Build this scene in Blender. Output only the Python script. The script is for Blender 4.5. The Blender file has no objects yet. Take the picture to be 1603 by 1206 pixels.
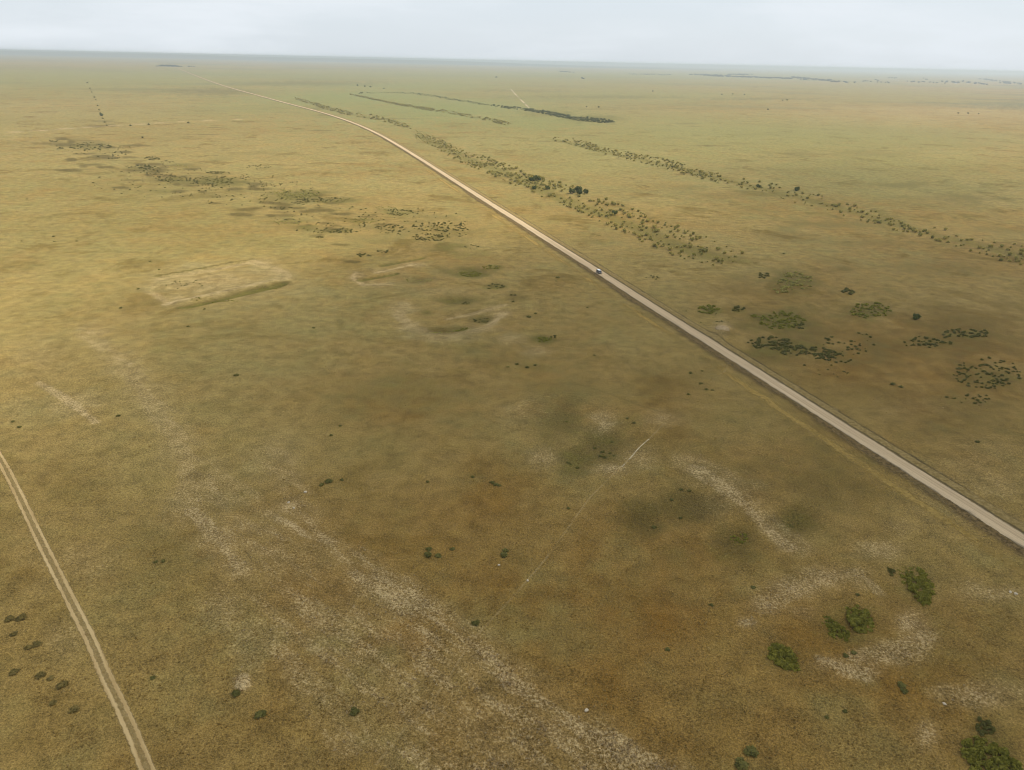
import bpy, math, random
import numpy as np
from mathutils import Matrix, Vector

random.seed(7)
rng = np.random.default_rng(11)
scene = bpy.context.scene
COL = scene.collection

# ------------------------------------------------------------------ camera
H = 120.0                                   # metres above the steppe
FPX, CX, CY = 1150.0, 801.5, 603.0          # survey of the photograph (1603 x 1206)
PITCH = math.atan((603 - 95.5) / FPX)
ROLL = math.radians(1.22)
fw = Vector((0, math.cos(PITCH), -math.sin(PITCH)))
r0 = Vector((1, 0, 0))
u0 = r0.cross(fw)
rt = r0 * math.cos(ROLL) + u0 * math.sin(ROLL)
up = rt.cross(fw)

cam_d = bpy.data.cameras.new('camera')
cam = bpy.data.objects.new('camera', cam_d)
COL.objects.link(cam)
M = Matrix.Identity(4)
for i in range(3):
    M[i][0] = rt[i]; M[i][1] = up[i]; M[i][2] = -fw[i]
M[0][3], M[1][3], M[2][3] = 0, 0, H
cam.matrix_world = M
cam_d.sensor_fit = 'HORIZONTAL'
cam_d.sensor_width = 36.0
cam_d.lens = 36.0 * FPX / 1603.0
cam_d.clip_start = 1.0
cam_d.clip_end = 200000.0
scene.camera = cam


def P(px, py):
    """surveyed photo point -> metres on the steppe"""
    d = fw + rt * ((px - CX) / FPX) + up * ((CY - py) / FPX)
    t = H / -d.z
    return np.array((d.x * t, d.y * t))


def PP(pts):
    return np.array([P(*p) for p in pts])


# ------------------------------------------------------------------ noise
def _hash(ix, iy, seed):
    n = (ix.astype(np.int64) * 374761393 + iy.astype(np.int64) * 668265263 + seed * 974634777) & 0xffffffff
    n = ((n ^ (n >> 13)) * 1274126177) & 0xffffffff
    n = n ^ (n >> 16)
    return (n & 0xffff) / 65535.0


def vnoise(x, y, seed=0):
    ix, iy = np.floor(x), np.floor(y)
    fx, fy = x - ix, y - iy
    fx = fx * fx * (3 - 2 * fx); fy = fy * fy * (3 - 2 * fy)
    a = _hash(ix, iy, seed); b = _hash(ix + 1, iy, seed)
    c = _hash(ix, iy + 1, seed); d = _hash(ix + 1, iy + 1, seed)
    return (a + (b - a) * fx) * (1 - fy) + (c + (d - c) * fx) * fy


def fbm(x, y, s, octv=4, seed=0):
    v, a, t = 0, 1, 0
    x = x / s; y = y / s
    for k in range(octv):
        v = v + a * vnoise(x + 17.3 * k, y - 9.1 * k, seed + k); t += a
        a *= .55; x = x * 2.03; y = y * 2.03
    return v / t


def sst(a, b, v):
    t = np.clip((v - a) / (b - a), 0, 1)
    return t * t * (3 - 2 * t)


def seg(x, y, p, q):
    """distance along (0..1) and signed distance across a segment"""
    d = q - p; L = np.hypot(*d)
    t = ((x - p[0]) * d[0] + (y - p[1]) * d[1]) / L ** 2
    s = ((x - p[0]) * d[1] - (y - p[1]) * d[0]) / L
    return t, s, L


# ------------------------------------------------------------------ relief
# old ditches and banks: (from, to, depth, ditch half width, bank side, bank height)
DITCH = [
    ((284, 481), (447, 444), .9, 3.4, -1, .7),
    ((248, 432), (312, 421), .6, 1.3, 1, .5),
    ((318, 420), (362, 411), .6, 1.3, 1, .45),
    ((372, 410), (395, 406), .5, 1.3, 1, .35),
    ((562, 440), (622, 429), .7, 1.8, -1, .4),
    ((590, 418), (664, 404), .6, 2.2, -1, .3),
    ((664, 519), (724, 512), .6, 2.0, -1, .3),
]
DITCH = [(P(*a), P(*b), c, d, e, f) for a, b, c, d, e, f in DITCH]
# sunken hollows and low mounds (px, py, rx, ry, height)
HOLLOW = [(1022, 812, 40, 26, -.8), (1092, 785, 50, 30, -.7), (1248, 816, 32, 20, -.7), (1155, 838, 40, 24, -.6),
          (1325, 972, 60, 40, -.9), (1436, 912, 50, 40, -.7), (1226, 1026, 40, 34, -.6), (945, 690, 44, 26, -.8),
          (870, 655, 50, 30, -.6), (900, 715, 34, 20, -.6), (714, 470, 28, 9, -.6), (755, 500, 22, 8, -.5),
          (700, 512, 40, 10, -.5), (655, 437, 28, 6, -.5), (738, 426, 30, 9, -.5), (775, 447, 24, 7, -.4),
          (1130, 520, 16, 12, 1.1), (378, 1073, 16, 14, .5), (1180, 770, 60, 30, .5)]


def ellipse(x, y, c):
    px, py, rx, ry = c[:4]
    o = P(px, py)
    ex = (P(px + rx, py) - P(px - rx, py)) / 2
    ey = (P(px, py + ry) - P(px, py - ry)) / 2
    A = np.linalg.inv(np.array([[ex[0], ey[0]], [ex[1], ey[1]]]))
    u = A[0, 0] * (x - o[0]) + A[0, 1] * (y - o[1])
    v = A[1, 0] * (x - o[0]) + A[1, 1] * (y - o[1])
    return np.sqrt(u * u + v * v)


def height(x, y):
    x = np.asarray(x, float); y = np.asarray(y, float)
    z = (fbm(x, y, 260, 3, 5) - .5) * 1.4 * np.exp(-(np.hypot(x, y) / 1000.0) ** 2)
    for p, q, dep, w, side, bh in DITCH:
        t, s, L = seg(x, y, p, q)
        e = sst(-.04, .06, t) * (1 - sst(.94, 1.04, t))
        dep = dep * 1.6; bh = bh * 1.7
        z = z - e * dep * np.exp(-(s / w) ** 2) + e * bh * np.exp(-((s - side * w * 2.2) / (w * 1.1)) ** 2)
    for c in HOLLOW:
        o = P(c[0], c[1]); k = np.nonzero(np.hypot(x - o[0], y - o[1]) < 90)[0]
        if len(k): z[k] += 2.2 * c[4] * np.exp(-(ellipse(x[k], y[k], c) * 1.1) ** 2)
    return z


def hz(x, y):
    return float(height(np.array([x]), np.array([y]))[0])


# ------------------------------------------------------------------ materials
def mat(name):
    m = bpy.data.materials.new(name); m.use_nodes = True
    nt = m.node_tree
    for n in list(nt.nodes):
        nt.nodes.remove(n)
    return m, nt


class NT:
    def __init__(s, nt):
        s.nt = nt

    def n(s, typ, **kw):
        nd = s.nt.nodes.new(typ)
        for k, v in kw.items():
            if k.startswith('i_'):
                nd.inputs[k[2:].replace('_', ' ')].default_value = v
            else:
                setattr(nd, k, v)
        return nd

    def l(s, a, b):
        s.nt.links.new(a, b)

    def set(s, sock, v):
        if hasattr(v, 'is_linked') or isinstance(v, bpy.types.NodeSocket):
            s.l(v, sock)
        else:
            sock.default_value = v

    def math(s, op, a, b=None, c=None, clamp=False):
        nd = s.n('ShaderNodeMath', operation=op, use_clamp=clamp)
        s.set(nd.inputs[0], a)
        if b is not None: s.set(nd.inputs[1], b)
        if c is not None: s.set(nd.inputs[2], c)
        return nd.outputs[0]

    def mix(s, f, a, b, blend='MIX'):
        nd = s.n('ShaderNodeMix', data_type='RGBA', blend_type=blend)
        s.set(nd.inputs[0], f)
        s.set(nd.inputs[6], (*a, 1) if isinstance(a, tuple) else a)
        s.set(nd.inputs[7], (*b, 1) if isinstance(b, tuple) else b)
        return nd.outputs[2]

    def ramp(s, v, lo, hi, a=0.0, b=1.0):
        nd = s.n('ShaderNodeMapRange', interpolation_type='SMOOTHSTEP')
        s.set(nd.inputs['Value'], v)
        nd.inputs['From Min'].default_value = lo; nd.inputs['From Max'].default_value = hi
        nd.inputs['To Min'].default_value = a; nd.inputs['To Max'].default_value = b
        return nd.outputs['Result']

    def noise(s, vec, scale, detail=4, rough=.55, dist=0.0):
        nd = s.n('ShaderNodeTexNoise')
        s.l(vec, nd.inputs['Vector'])
        nd.inputs['Scale'].default_value = scale; nd.inputs['Detail'].default_value = detail
        nd.inputs['Roughness'].default_value = rough; nd.inputs['Distortion'].default_value = dist
        return nd.outputs['Fac']

    def attr(s, name):
        return s.n('ShaderNodeAttribute', attribute_name=name)

    def scalevec(s, v, sc):
        nd = s.n('ShaderNodeMapping'); s.l(v, nd.inputs['Vector']); nd.inputs['Scale'].default_value = sc
        return nd.outputs['Vector']

    def out(s, surf):
        o = s.n('ShaderNodeOutputMaterial'); s.l(surf, o.inputs['Surface'])

    def diffuse(s, col, rough=.9, normal=None, spec=.1):
        b = s.n('ShaderNodeBsdfPrincipled')
        s.set(b.inputs['Base Color'], (*col, 1) if isinstance(col, tuple) else col)
        b.inputs['Roughness'].default_value = rough
        b.inputs['Specular IOR Level'].default_value = spec
        if normal is not None: s.l(normal, b.inputs['Normal'])
        return b.outputs[0]

    def bump(s, h, strength, dist, normal=None):
        b = s.n('ShaderNodeBump'); s.l(h, b.inputs['Height'])
        b.inputs['Strength'].default_value = strength; b.inputs['Distance'].default_value = dist
        if normal is not None: s.l(normal, b.inputs['Normal'])
        return b.outputs[0]


def ground_color(g):
    """steppe turf: returns colour socket and bump normal"""
    pos = g.n('ShaderNodeNewGeometry').outputs['Position']
    A = g.attr('cover_a'); B = g.attr('cover_b')
    sa = g.n('ShaderNodeSeparateColor'); g.l(A.outputs['Color'], sa.inputs[0])
    sb = g.n('ShaderNodeSeparateColor'); g.l(B.outputs['Color'], sb.inputs[0])
    pale, green, dark = sa.outputs[0], sa.outputs[1], sa.outputs[2]
    gold, sage, brown_shade = sb.outputs[0], sb.outputs[1], sb.outputs[2]
    nf = g.noise(pos, .0007, 3, .5)                 # fields, kilometres
    n1 = g.noise(pos, .0045, 5, .6, .4)             # hundreds of metres
    n2 = g.noise(pos, .028, 5, .62, .6)             # tens of metres
    n3 = g.noise(pos, .17, 4, .6, .3)               # metres
    n4 = g.noise(pos, 1.5, 3, .65)                  # tussocks
    n5 = g.noise(pos, 3.4, 2, .6)
    n6 = g.noise(g.scalevec(pos, (1, 1, 1)), .06, 4, .6, 1.0)
    c = g.mix(g.ramp(n1, .32, .72), GOLDEN, BROWN)
    c = g.mix(g.math('MULTIPLY', g.ramp(n6, .46, .66), .25), c, OLIVE)
    c = g.mix(g.math('MULTIPLY', g.ramp(n2, .50, .68), .2), c, RUST)
    c = g.mix(g.math('MULTIPLY', g.ramp(n2, .47, .30), .6), c, DARKG)
    nk = g.noise(pos, .0085, 5, .65, .8)
    c = g.mix(g.math('MULTIPLY', g.ramp(nk, .54, .66), .5), c, DARKG)
    c = g.mix(g.math('MULTIPLY', g.ramp(nf, .47, .58), .55), c, FIELD)
    nm = g.noise(g.scalevec(pos, (.6, 1.0, 1)), .0011, 4, .6, .5)
    sy = g.n('ShaderNodeSeparateXYZ'); g.l(pos, sy.inputs[0])
    c = g.mix(g.math('MULTIPLY', g.ramp(nm, .50, .62), g.ramp(sy.outputs[1], 1300, 3200, .0, .85)), c, MOOR)
    c = g.mix(g.math('MULTIPLY', brown_shade, g.ramp(n2, .3, .7, .9, .45), clamp=True), c, UMBER)
    c = g.mix(g.math('MULTIPLY', gold, .8, clamp=True), c, YELLOW)
    c = g.mix(g.math('MULTIPLY', sage, .75, clamp=True), c, SAGE)
    nd = g.noise(pos, .019, 6, .72, .6)
    c = g.mix(g.math('MULTIPLY', g.ramp(nd, .53, .64), g.ramp(sy.outputs[1], 260, 520, .25, .8)), c, DARKG)
    cm = g.attr('meadow')
    c = g.mix(g.math('MULTIPLY', cm.outputs['Fac'], .85, clamp=True), c, MEADOW)
    dk = g.ramp(g.math('ADD', dark, g.math('MULTIPLY', g.math('SUBTRACT', n3, .5), .7)), .08, 1.0)
    c = g.mix(g.math('MULTIPLY', dk, .85), c, SCRUB_SHADE)
    gr = g.ramp(g.math('ADD', green, g.math('MULTIPLY', g.math('SUBTRACT', n3, .5), .9)), .05, .95)
    c = g.mix(g.math('MULTIPLY', gr, .9), c, LUSH)
    # straw tufts: more of them where the turf is thin
    th = g.math('ADD', g.math('MULTIPLY', pale, .26), g.math('MULTIPLY', g.math('SUBTRACT', n3, .5), .35))
    tuft = g.ramp(g.math('ADD', n4, th), .60, .80)
    c = g.mix(g.math('MULTIPLY', pale, .42), c, DUST)
    c = g.mix(g.math('MULTIPLY', tuft, g.math('ADD', .12, g.math('MULTIPLY', pale, .55)), clamp=True), c, STRAW)
    v = g.math('ADD', g.math('MULTIPLY', g.math('SUBTRACT', n5, .5), 2.0), g.math('MULTIPLY', g.math('SUBTRACT', n4, .5), 1.2))
    v = g.math('ADD', v, g.math('MULTIPLY', g.math('SUBTRACT', n3, .5), 1.1))
    v = g.math('ADD', 1.0, v)
    hs = g.n('ShaderNodeHueSaturation'); g.l(c, hs.inputs['Color']); g.l(v, hs.inputs['Value'])
    hgt = g.math('ADD', n4, g.math('MULTIPLY', n5, .5))
    nrm = g.bump(hgt, .75, .45)
    nrm = g.bump(n3, .35, 1.2, nrm)
    return hs.outputs[0], nrm


GOLDEN = (.304, .220, .074)
BROWN = (.235, .142, .037)
OLIVE = (.215, .156, .034)
RUST = (.290, .160, .032)
DARKG = (.160, .104, .022)
MOOR = (.125, .115, .050)
MEADOW = (.185, .198, .064)
FIELD = (.230, .198, .068)
YELLOW = (.322, .238, .080)
SAGE = (.232, .190, .062)
SCRUB_SHADE = (.102, .074, .018)
LUSH = (.140, .118, .026)
UMBER = (.212, .100, .015)
STRAW = (.500, .370, .185)
DUST = (.360, .258, .125)

m_ground, nt = mat('steppe_turf'); g = NT(nt)
col, nrm = ground_color(g)
g.out(g.diffuse(col, .95, nrm, .05))


def foliage_mat(name, a, b, c=None, transl=.3):
    m, nt = mat(name); g = NT(nt)
    t = g.attr('tint')
    oi = g.n('ShaderNodeObjectInfo')
    sx = g.n('ShaderNodeSeparateColor'); g.l(t.outputs['Color'], sx.inputs[0])
    f = g.math('ADD', g.math('MULTIPLY', sx.outputs[0], .8), g.math('MULTIPLY', oi.outputs['Random'], .35), clamp=True)
    col = g.mix(f, a, b)
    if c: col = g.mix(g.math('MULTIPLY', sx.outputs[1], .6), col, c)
    d = g.n('ShaderNodeBsdfDiffuse'); g.l(col, d.inputs['Color'])
    tr = g.n('ShaderNodeBsdfTranslucent'); g.l(col, tr.inputs['Color'])
    ms = g.n('ShaderNodeMixShader'); ms.inputs[0].default_value = transl
    g.l(d.outputs[0], ms.inputs[1]); g.l(tr.outputs[0], ms.inputs[2])
    g.out(ms.outputs[0])
    return m


m_olive = foliage_mat('olive_leaves', (.220, .205, .052), (.420, .365, .105), (.54, .44, .14))
m_green = foliage_mat('green_leaves', (.075, .095, .028), (.160, .170, .052))
m_dark = foliage_mat('dark_leaves', (.118, .112, .031), (.208, .186, .054))
m_thick = foliage_mat('thicket_leaves', (.135, .138, .020), (.285, .265, .046), (.36, .30, .06))
m_gold = foliage_mat('dry_olive_leaves', (.300, .255, .065), (.520, .430, .125), (.60, .47, .15))
m_tuft = foliage_mat('brown_tuft_leaves', (.165, .128, .040), (.260, .195, .064))
m_far = foliage_mat('distant_leaves', (.030, .045, .022), (.050, .065, .030))
m_straw = foliage_mat('straw_blades', (.42, .31, .155), (.62, .48, .27), None, .5)
m_bark, nt = mat('bark'); g = NT(nt)
pos = g.n('ShaderNodeNewGeometry').outputs['Position']
g.out(g.diffuse(g.mix(g.noise(pos, 6, 3), (.09, .065, .045), (.17, .13, .09)), .9))


def simple(name, c1, c2, rough=.8, scale=3, spec=.3, metallic=0):
    m, nt = mat(name); g = NT(nt)
    pos = g.n('ShaderNodeTexCoord').outputs['Object']
    b = g.n('ShaderNodeBsdfPrincipled')
    g.l(g.mix(g.noise(pos, scale, 4), c1, c2), b.inputs['Base Color'])
    b.inputs['Roughness'].default_value = rough; b.inputs['Specular IOR Level'].default_value = spec
    b.inputs['Metallic'].default_value = metallic
    g.out(b.outputs[0])
    return m


# ------------------------------------------------------------------ mesh helpers
def np_mesh(name, V, F, mats, fmat=None, smooth=False, tint=None, uv=None):
    """V (n,3); F list of arrays (m,3) or (m,4)"""
    me = bpy.data.meshes.new(name)
    V = np.asarray(V, np.float32)
    Fs = [np.asarray(f, np.int32) for f in F if len(f)]
    loops = np.concatenate([f.ravel() for f in Fs])
    tot = np.concatenate([np.full(len(f), f.shape[1], np.int32) for f in Fs])
    start = np.concatenate([[0], np.cumsum(tot)[:-1]]).astype(np.int32)
    me.vertices.add(len(V)); me.vertices.foreach_set('co', V.ravel())
    me.loops.add(len(loops)); me.loops.foreach_set('vertex_index', loops)
    me.polygons.add(len(tot)); me.polygons.foreach_set('loop_start', start)
    me.polygons.foreach_set('loop_total', tot)
    if fmat is not None: me.polygons.foreach_set('material_index', np.asarray(fmat, np.int32))
    me.polygons.foreach_set('use_smooth', np.full(len(tot), smooth, bool))
    for m in mats: me.materials.append(m)
    if tint is not None:
        a = me.attributes.new('tint', 'FLOAT_COLOR', 'POINT'); a.data.foreach_set('color', np.asarray(tint, np.float32).ravel())
    if uv is not None:
        u = me.uv_layers.new(name='UVMap'); u.data.foreach_set('uv', np.asarray(uv, np.float32)[loops].ravel())
    me.update(calc_edges=True); me.validate()
    return me


def link(name, me, label=None, cat=None, group=None, kind=None, parent=None, loc=None, rz=0, sc=None):
    o = bpy.data.objects.new(name, me); COL.objects.link(o)
    if label: o['label'] = label
    if cat: o['category'] = cat
    if group: o['group'] = group
    if kind: o['kind'] = kind
    if parent: o.parent = parent
    if loc is not None: o.location = loc
    o.rotation_euler = (0, 0, rz)
    if sc is not None: o.scale = sc if hasattr(sc, '__len__') else (sc, sc, sc)
    return o


# ------------------------------------------------------------------ ground sheet
y0 = 95.5
rows = np.concatenate([[0.0, 30, 55, 70], [math.hypot(*P(CX, v_)) for v_ in np.arange(1320.0, 105.0, -1.45)]])
rows = np.unique(np.concatenate([rows, np.geomspace(rows[-1], 60000, 60)[1:]]))
az = np.concatenate([np.linspace(-math.pi, -.80, 60, endpoint=False), np.linspace(-.80, .80, 1250),
                     np.linspace(.80, math.pi, 60)[1:]])
RR, AA = np.meshgrid(rows, az, indexing='ij')
X = (RR * np.sin(AA)).ravel(); Y = (RR * np.cos(AA)).ravel()
Z = height(X, Y)
nr, na = len(rows), len(az)
idx = np.arange(nr * na).reshape(nr, na)
quads = np.stack([idx[:-1, :-1], idx[:-1, 1:], idx[1:, 1:], idx[1:, :-1]], -1).reshape(-1, 4)[:, ::-1]

warp1 = fbm(X, Y, 22, 4, 31) - .5
warp2 = fbm(X, Y, 6, 3, 41) - .5


def blobs(lst, soft=.55, wob=1.1):
    out = np.zeros_like(X)
    for c in lst:
        o = P(c[0], c[1])
        ex = np.abs(P(c[0] + c[2], c[1]) - P(c[0] - c[2], c[1])) / 2
        ey = np.abs(P(c[0], c[1] + c[3]) - P(c[0], c[1] - c[3])) / 2
        lim = (ex + ey) * (1.1 + soft + .8 * wob)
        k = np.nonzero((np.abs(X - o[0]) < lim[0]) & (np.abs(Y - o[1]) < lim[1]))[0]
        if not len(k): continue
        d = ellipse(X[k], Y[k], c)
        we = wob * min(1.0, .15 + float(np.hypot(*(ex + ey))) / 45.0)
        v = (c[4] if len(c) > 4 else 1.0) * (1 - sst(1 - soft, 1 + soft, d + we * warp1[k] + .9 * warp2[k]))
        out[k] = np.maximum(out[k], v)
    return out


def strips(lst, wob=.8):
    out = np.zeros_like(X)
    for pts, w, k in lst:
        W = PP(pts)
        best = np.full_like(X, 1e9)
        for a, b in zip(W[:-1], W[1:]):
            lo = np.minimum(a, b) - 3 * w; hi = np.maximum(a, b) + 3 * w
            i_ = np.nonzero((X > lo[0]) & (X < hi[0]) & (Y > lo[1]) & (Y < hi[1]))[0]
            t, s, L = seg(X[i_], Y[i_], a, b)
            tt = np.clip(t, 0, 1)
            dx = X[i_] - (a[0] + tt * (b[0] - a[0])); dy = Y[i_] - (a[1] + tt * (b[1] - a[1]))
            best[i_] = np.minimum(best[i_], np.hypot(dx, dy))
        out = np.maximum(out, k * (1 - sst(.35, 1.25, best / w + wob * warp1 + .4 * warp2)))
    return out


PALE = [(1470, 176, 190, 14, .55), (1300, 168, 120, 6, .3), (120, 165, 140, 14, .3), (455, 792, 26, 18, .9), (148, 520, 26, 14, .6), (192, 568, 30, 24, .55), (120, 635, 40, 20, .6), (230, 615, 40, 26, .5),  # first entry paints the sunward sheen of the far right plain
        (281, 706, 34, 30, .5), (295, 790, 40, 36, .55), (345, 845, 34, 24, .8), (372, 885, 26, 20, .9), (430, 720, 40, 40, .4),
        (350, 950, 30, 36, .55), (390, 1010, 24, 40, .5), (378, 1073, 14, 12, 1.0),
        (480, 880, 60, 50, .4), (620, 940, 30, 18, .6), (760, 1140, 90, 50, .5),
        (945, 657, 22, 14, .8), (850, 716, 22, 14, .7), (958, 734, 26, 10, .9), (1038, 655, 28, 14, .6), (1000, 715, 26, 16, .6),
        (1110, 745, 34, 16, .5), (1150, 780, 50, 30, .4), (820, 640, 40, 20, .35),
        (1290, 905, 40, 16, .85), (1240, 922, 40, 18, .95), (1205, 948, 28, 14, .95), (1170, 975, 14, 8, .9), (1250, 955, 30, 10, .5),
        (1425, 975, 22, 20, .95), (1440, 1000, 20, 18, .95), (1400, 1022, 40, 18, .95), (1360, 1035, 30, 14, .7), (1300, 1040, 30, 12, .85),
        (1340, 1052, 34, 12, .9), (1345, 905, 20, 16, .6), (1380, 860, 36, 14, .7), (1410, 830, 24, 14, .4), (1500, 780, 60, 40, .3),
        (1535, 1090, 50, 18, .8), (1490, 1085, 30, 12, .7), (1450, 1150, 18, 20, .8), (1560, 930, 40, 10, .6), (1520, 925, 24, 16, .5),
        (630, 482, 22, 10, .7), (642, 512, 20, 8, .8), (690, 528, 50, 7, .6), (760, 512, 40, 7, .5), (780, 488, 24, 8, .5), (716, 494, 26, 6, .4),
        (700, 456, 50, 6, .35), (800, 530, 20, 8, .6), (840, 550, 24, 8, .6),
        (560, 432, 14, 8, .7), (600, 425, 34, 5, .5), (645, 415, 20, 4, .8), (592, 446, 24, 6, .5), (640, 440, 60, 10, .3),
        (342, 440, 92, 26, .7), (280, 470, 20, 9, .7), (240, 450, 30, 9, .45), (430, 430, 30, 10, .65), (410, 412, 30, 8, .6), (350, 462, 70, 6, .7),
        (300, 428, 50, 5, .5), (1130, 517, 13, 11, 1.0), (1520, 720, 60, 30, .25), (1560, 760, 40, 30, .35), (1420, 640, 60, 20, .25),
        (60, 560, 50, 30, .35), (30, 640, 30, 20, .3), (100, 1000, 30, 26, .4), (130, 880, 50, 30, .35), (60, 860, 30, 60, .2)]
GREEN = [(736, 428, 24, 8, .9), (775, 419, 18, 4, .8), (740, 400, 40, 10, .45), (705, 388, 28, 8, .6), (775, 448, 18, 6, .7),
         (718, 470, 28, 8, .55), (724, 514, 16, 5, .75), (755, 500, 18, 6, .55), (850, 532, 16, 6, .9), (655, 438, 26, 6, .55), (668, 490, 10, 4, .5),
         (1226, 1026, 26, 22, .35), (1322, 974, 40, 26, .4), (1438, 912, 30, 28, .35), (1545, 1172, 44, 32, .35), (1158, 838, 20, 18, .3),
         (1248, 816, 30, 18, .4), (1224, 503, 44, 16, .7), (1230, 545, 60, 14, .6), (1110, 486, 20, 7, .8), (1156, 485, 12, 5, .6),
         (1246, 441, 36, 16, .5), (1362, 488, 36, 14, .55), (1515, 525, 40, 8, .5), (1545, 590, 60, 26, .45), (1450, 535, 50, 12, .45),
         (462, 305, 40, 8, .75), (345, 284, 46, 7, .65), (340, 272, 24, 3, .5), (480, 356, 24, 5, .65), (535, 362, 24, 4, .6), (465, 347, 24, 4, .5),
         (625, 334, 24, 5, .55), (569, 346, 24, 4, .5), (275, 281, 26, 4, .55), (215, 263, 22, 3, .5), (290, 260, 26, 4, .5), (240, 298, 20, 3, .4), (255, 302, 14, 2, .5),
         (136, 229, 34, 6, .5), (690, 365, 50, 14, .35), (530, 315, 40, 4, .5), (640, 310, 6, 2, .3),
         (930, 186, 40, 6, .9), (860, 178, 40, 5, .7), (870, 655, 44, 26, .35), (900, 715, 30, 20, .5), (945, 690, 40, 22, .35),
         (985, 660, 30, 12, .4), (1120, 870, 40, 20, .2), (830, 575, 30, 8, .45), (640, 620, 120, 30, .18), (840, 610, 60, 20, .2),
         (560, 430, 0.1, 0.1, 0)]
_q = random.Random(21)
DASH = []
for _k in range(90):
    _t = _q.random()
    DASH.append((110 + 470 * _t + _q.gauss(0, 30), 228 + 145 * _t + _q.gauss(0, 16), _q.uniform(6, 22), _q.uniform(1.2, 3.0), _q.uniform(.45, .85)))
for _k in range(14):
    _y = _q.uniform(170, 240)
    DASH.append((_q.uniform(20, 1600), _y, _q.uniform(12, 50), _q.uniform(.8, 2.2), _q.uniform(.25, .5)))
DARKC = [(1005, 810, 42, 30, .9), (1080, 790, 52, 32, .85), (1060, 865, 38, 26, .5), (1152, 845, 46, 34, .8), (1242, 815, 42, 28, .85), (945, 690, 46, 34, .8), (880, 660, 42, 40, .65), (905, 715, 38, 26, .7), (1060, 690, 70, 30, .3), (900, 610, 70, 26, .35), (220, 264, 30, 4, .7), (272, 280, 36, 5, .7), (330, 284, 50, 8, .7), (300, 260, 26, 4, .6), (465, 305, 50, 8, .7), (515, 313, 44, 4, .6), (425, 313, 30, 4, .5), (136, 229, 36, 6, .55), (470, 356, 34, 5, .7), (450, 349, 30, 3, .6), (530, 362, 30, 4, .7), (600, 358, 60, 10, .5), (690, 360, 56, 14, .6), (690, 388, 50, 9, .6), (740, 425, 34, 9, .8), (655, 438, 34, 6, .7), (640, 452, 60, 4, .35), (714, 470, 34, 8, .75), (755, 499, 22, 7, .75), (700, 516, 44, 6, .8), (668, 490, 14, 5, .6), (655, 478, 12, 4, .5), (775, 447, 20, 5, .7), (805, 466, 18, 7, .6), (850, 532, 20, 6, .8), (830, 496, 16, 4, .5), (1250, 440, 46, 16, .6), (1365, 486, 44, 14, .6), (1250, 755, 110, 60, .6), (1500, 520, 170, 60, .55), (1360, 610, 170, 50, .45), (1022, 812, 34, 24, .65), (1092, 785, 44, 26, .6), (1248, 816, 30, 18, .65), (1155, 838, 36, 22, .6), (945, 690, 40, 24, .65),  # broad blobs beside the road also deepen cloud shade in the turf colour
         (870, 655, 50, 26, .5), (880, 690, 40, 30, .35), (905, 600, 60, 30, .2), (640, 610, 110, 40, .3), (1180, 660, 160, 60, .25), (1330, 740, 90, 40, .25),
         (1240, 700, 80, 30, .3), (1226, 1026, 40, 34, .5), (1322, 974, 60, 42, .5), (1438, 912, 48, 44, .5), (1545, 1165, 60, 50, .6), (1240, 540, 90, 30, .6),
         (1224, 503, 60, 20, .6), (1545, 590, 80, 34, .5), (1450, 535, 70, 18, .4), (670, 360, 80, 22, .45), (580, 370, 60, 12, .4), (740, 420, 60, 16, .3),
         (590, 340, 60, 10, .35), (1150, 450, 60, 22, .45), (1240, 440, 50, 20, .35), (1000, 395, 60, 16, .2), (930, 340, 120, 30, .25), (960, 370, 60, 10, .3),
         (1250, 240, 60, 5, .5), (1350, 240, 90, 6, .4), (1420, 290, 60, 6, .45), (1500, 310, 70, 10, .5), (1300, 350, 120, 8, .45), (1220, 370, 60, 8, .45),
         (1380, 380, 80, 8, .4), (1480, 420, 90, 10, .4), (1560, 360, 60, 8, .4), (1180, 330, 40, 5, .4), (1130, 305, 60, 6, .35), (1070, 292, 30, 5, .4),
         (1320, 422, 30, 5, .6), (1290, 410, 26, 5, .4), (1110, 330, 60, 5, .3), (1200, 210, 60, 3, .3), (1150, 225, 60, 4, .3), (700, 370, 40, 10, .3),
         (1050, 170, 200, 3, .4), (1300, 165, 200, 2, .35), (950, 152, 140, 3, .5), (1180, 155, 120, 2, .5), (820, 142, 80, 3, .4), (500, 130, 120, 4, .5),
         (330, 143, 70, 6, .55), (220, 140, 90, 2, .4), (180, 163, 70, 2, .3), (420, 170, 60, 3, .25), (280, 216, 100, 4, .3), (140, 222, 40, 7, .5),
         (270, 300, 60, 4, .4), (440, 326, 60, 3, .4), (410, 340, 30, 2, .5), (360, 326, 16, 2, .5), (330, 303, 16, 2, .6), (345, 308, 24, 2, .5), (310, 320, 30, 2, .4),
         (140, 266, 26, 2, .5), (140, 273, 20, 1.6, .55), (150, 249, 34, 3, .5), (200, 269, 30, 2, .5), (350, 250, 40, 4, .3), (420, 265, 30, 3, .4), (400, 240, 60, 4, .3),
         (490, 270, 40, 3, .3), (510, 290, 30, 3, .35), (240, 476, 24, 7, .55), (390, 428, 34, 8, .35), (300, 446, 30, 6, .3), (450, 425, 24, 10, .35), (445, 404, 14, 4, .4),
         (265, 870, 60, 40, .35), (230, 905, 60, 30, .3), (600, 1020, 30, 24, .35), (1030, 1000, 160, 90, .15), (1500, 1010, 100, 60, .3), (1450, 1060, 60, 30, .3), (150, 800, 60, 40, .2),
         (60, 340, 30, 3, .2), (180, 360, 60, 4, .25), (120, 430, 60, 8, .2), (1000, 500, 60, 14, .3), (1060, 600, 80, 30, .35), (760, 560, 80, 20, .2), (1570, 1000, 60, 80, .3)]
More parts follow.
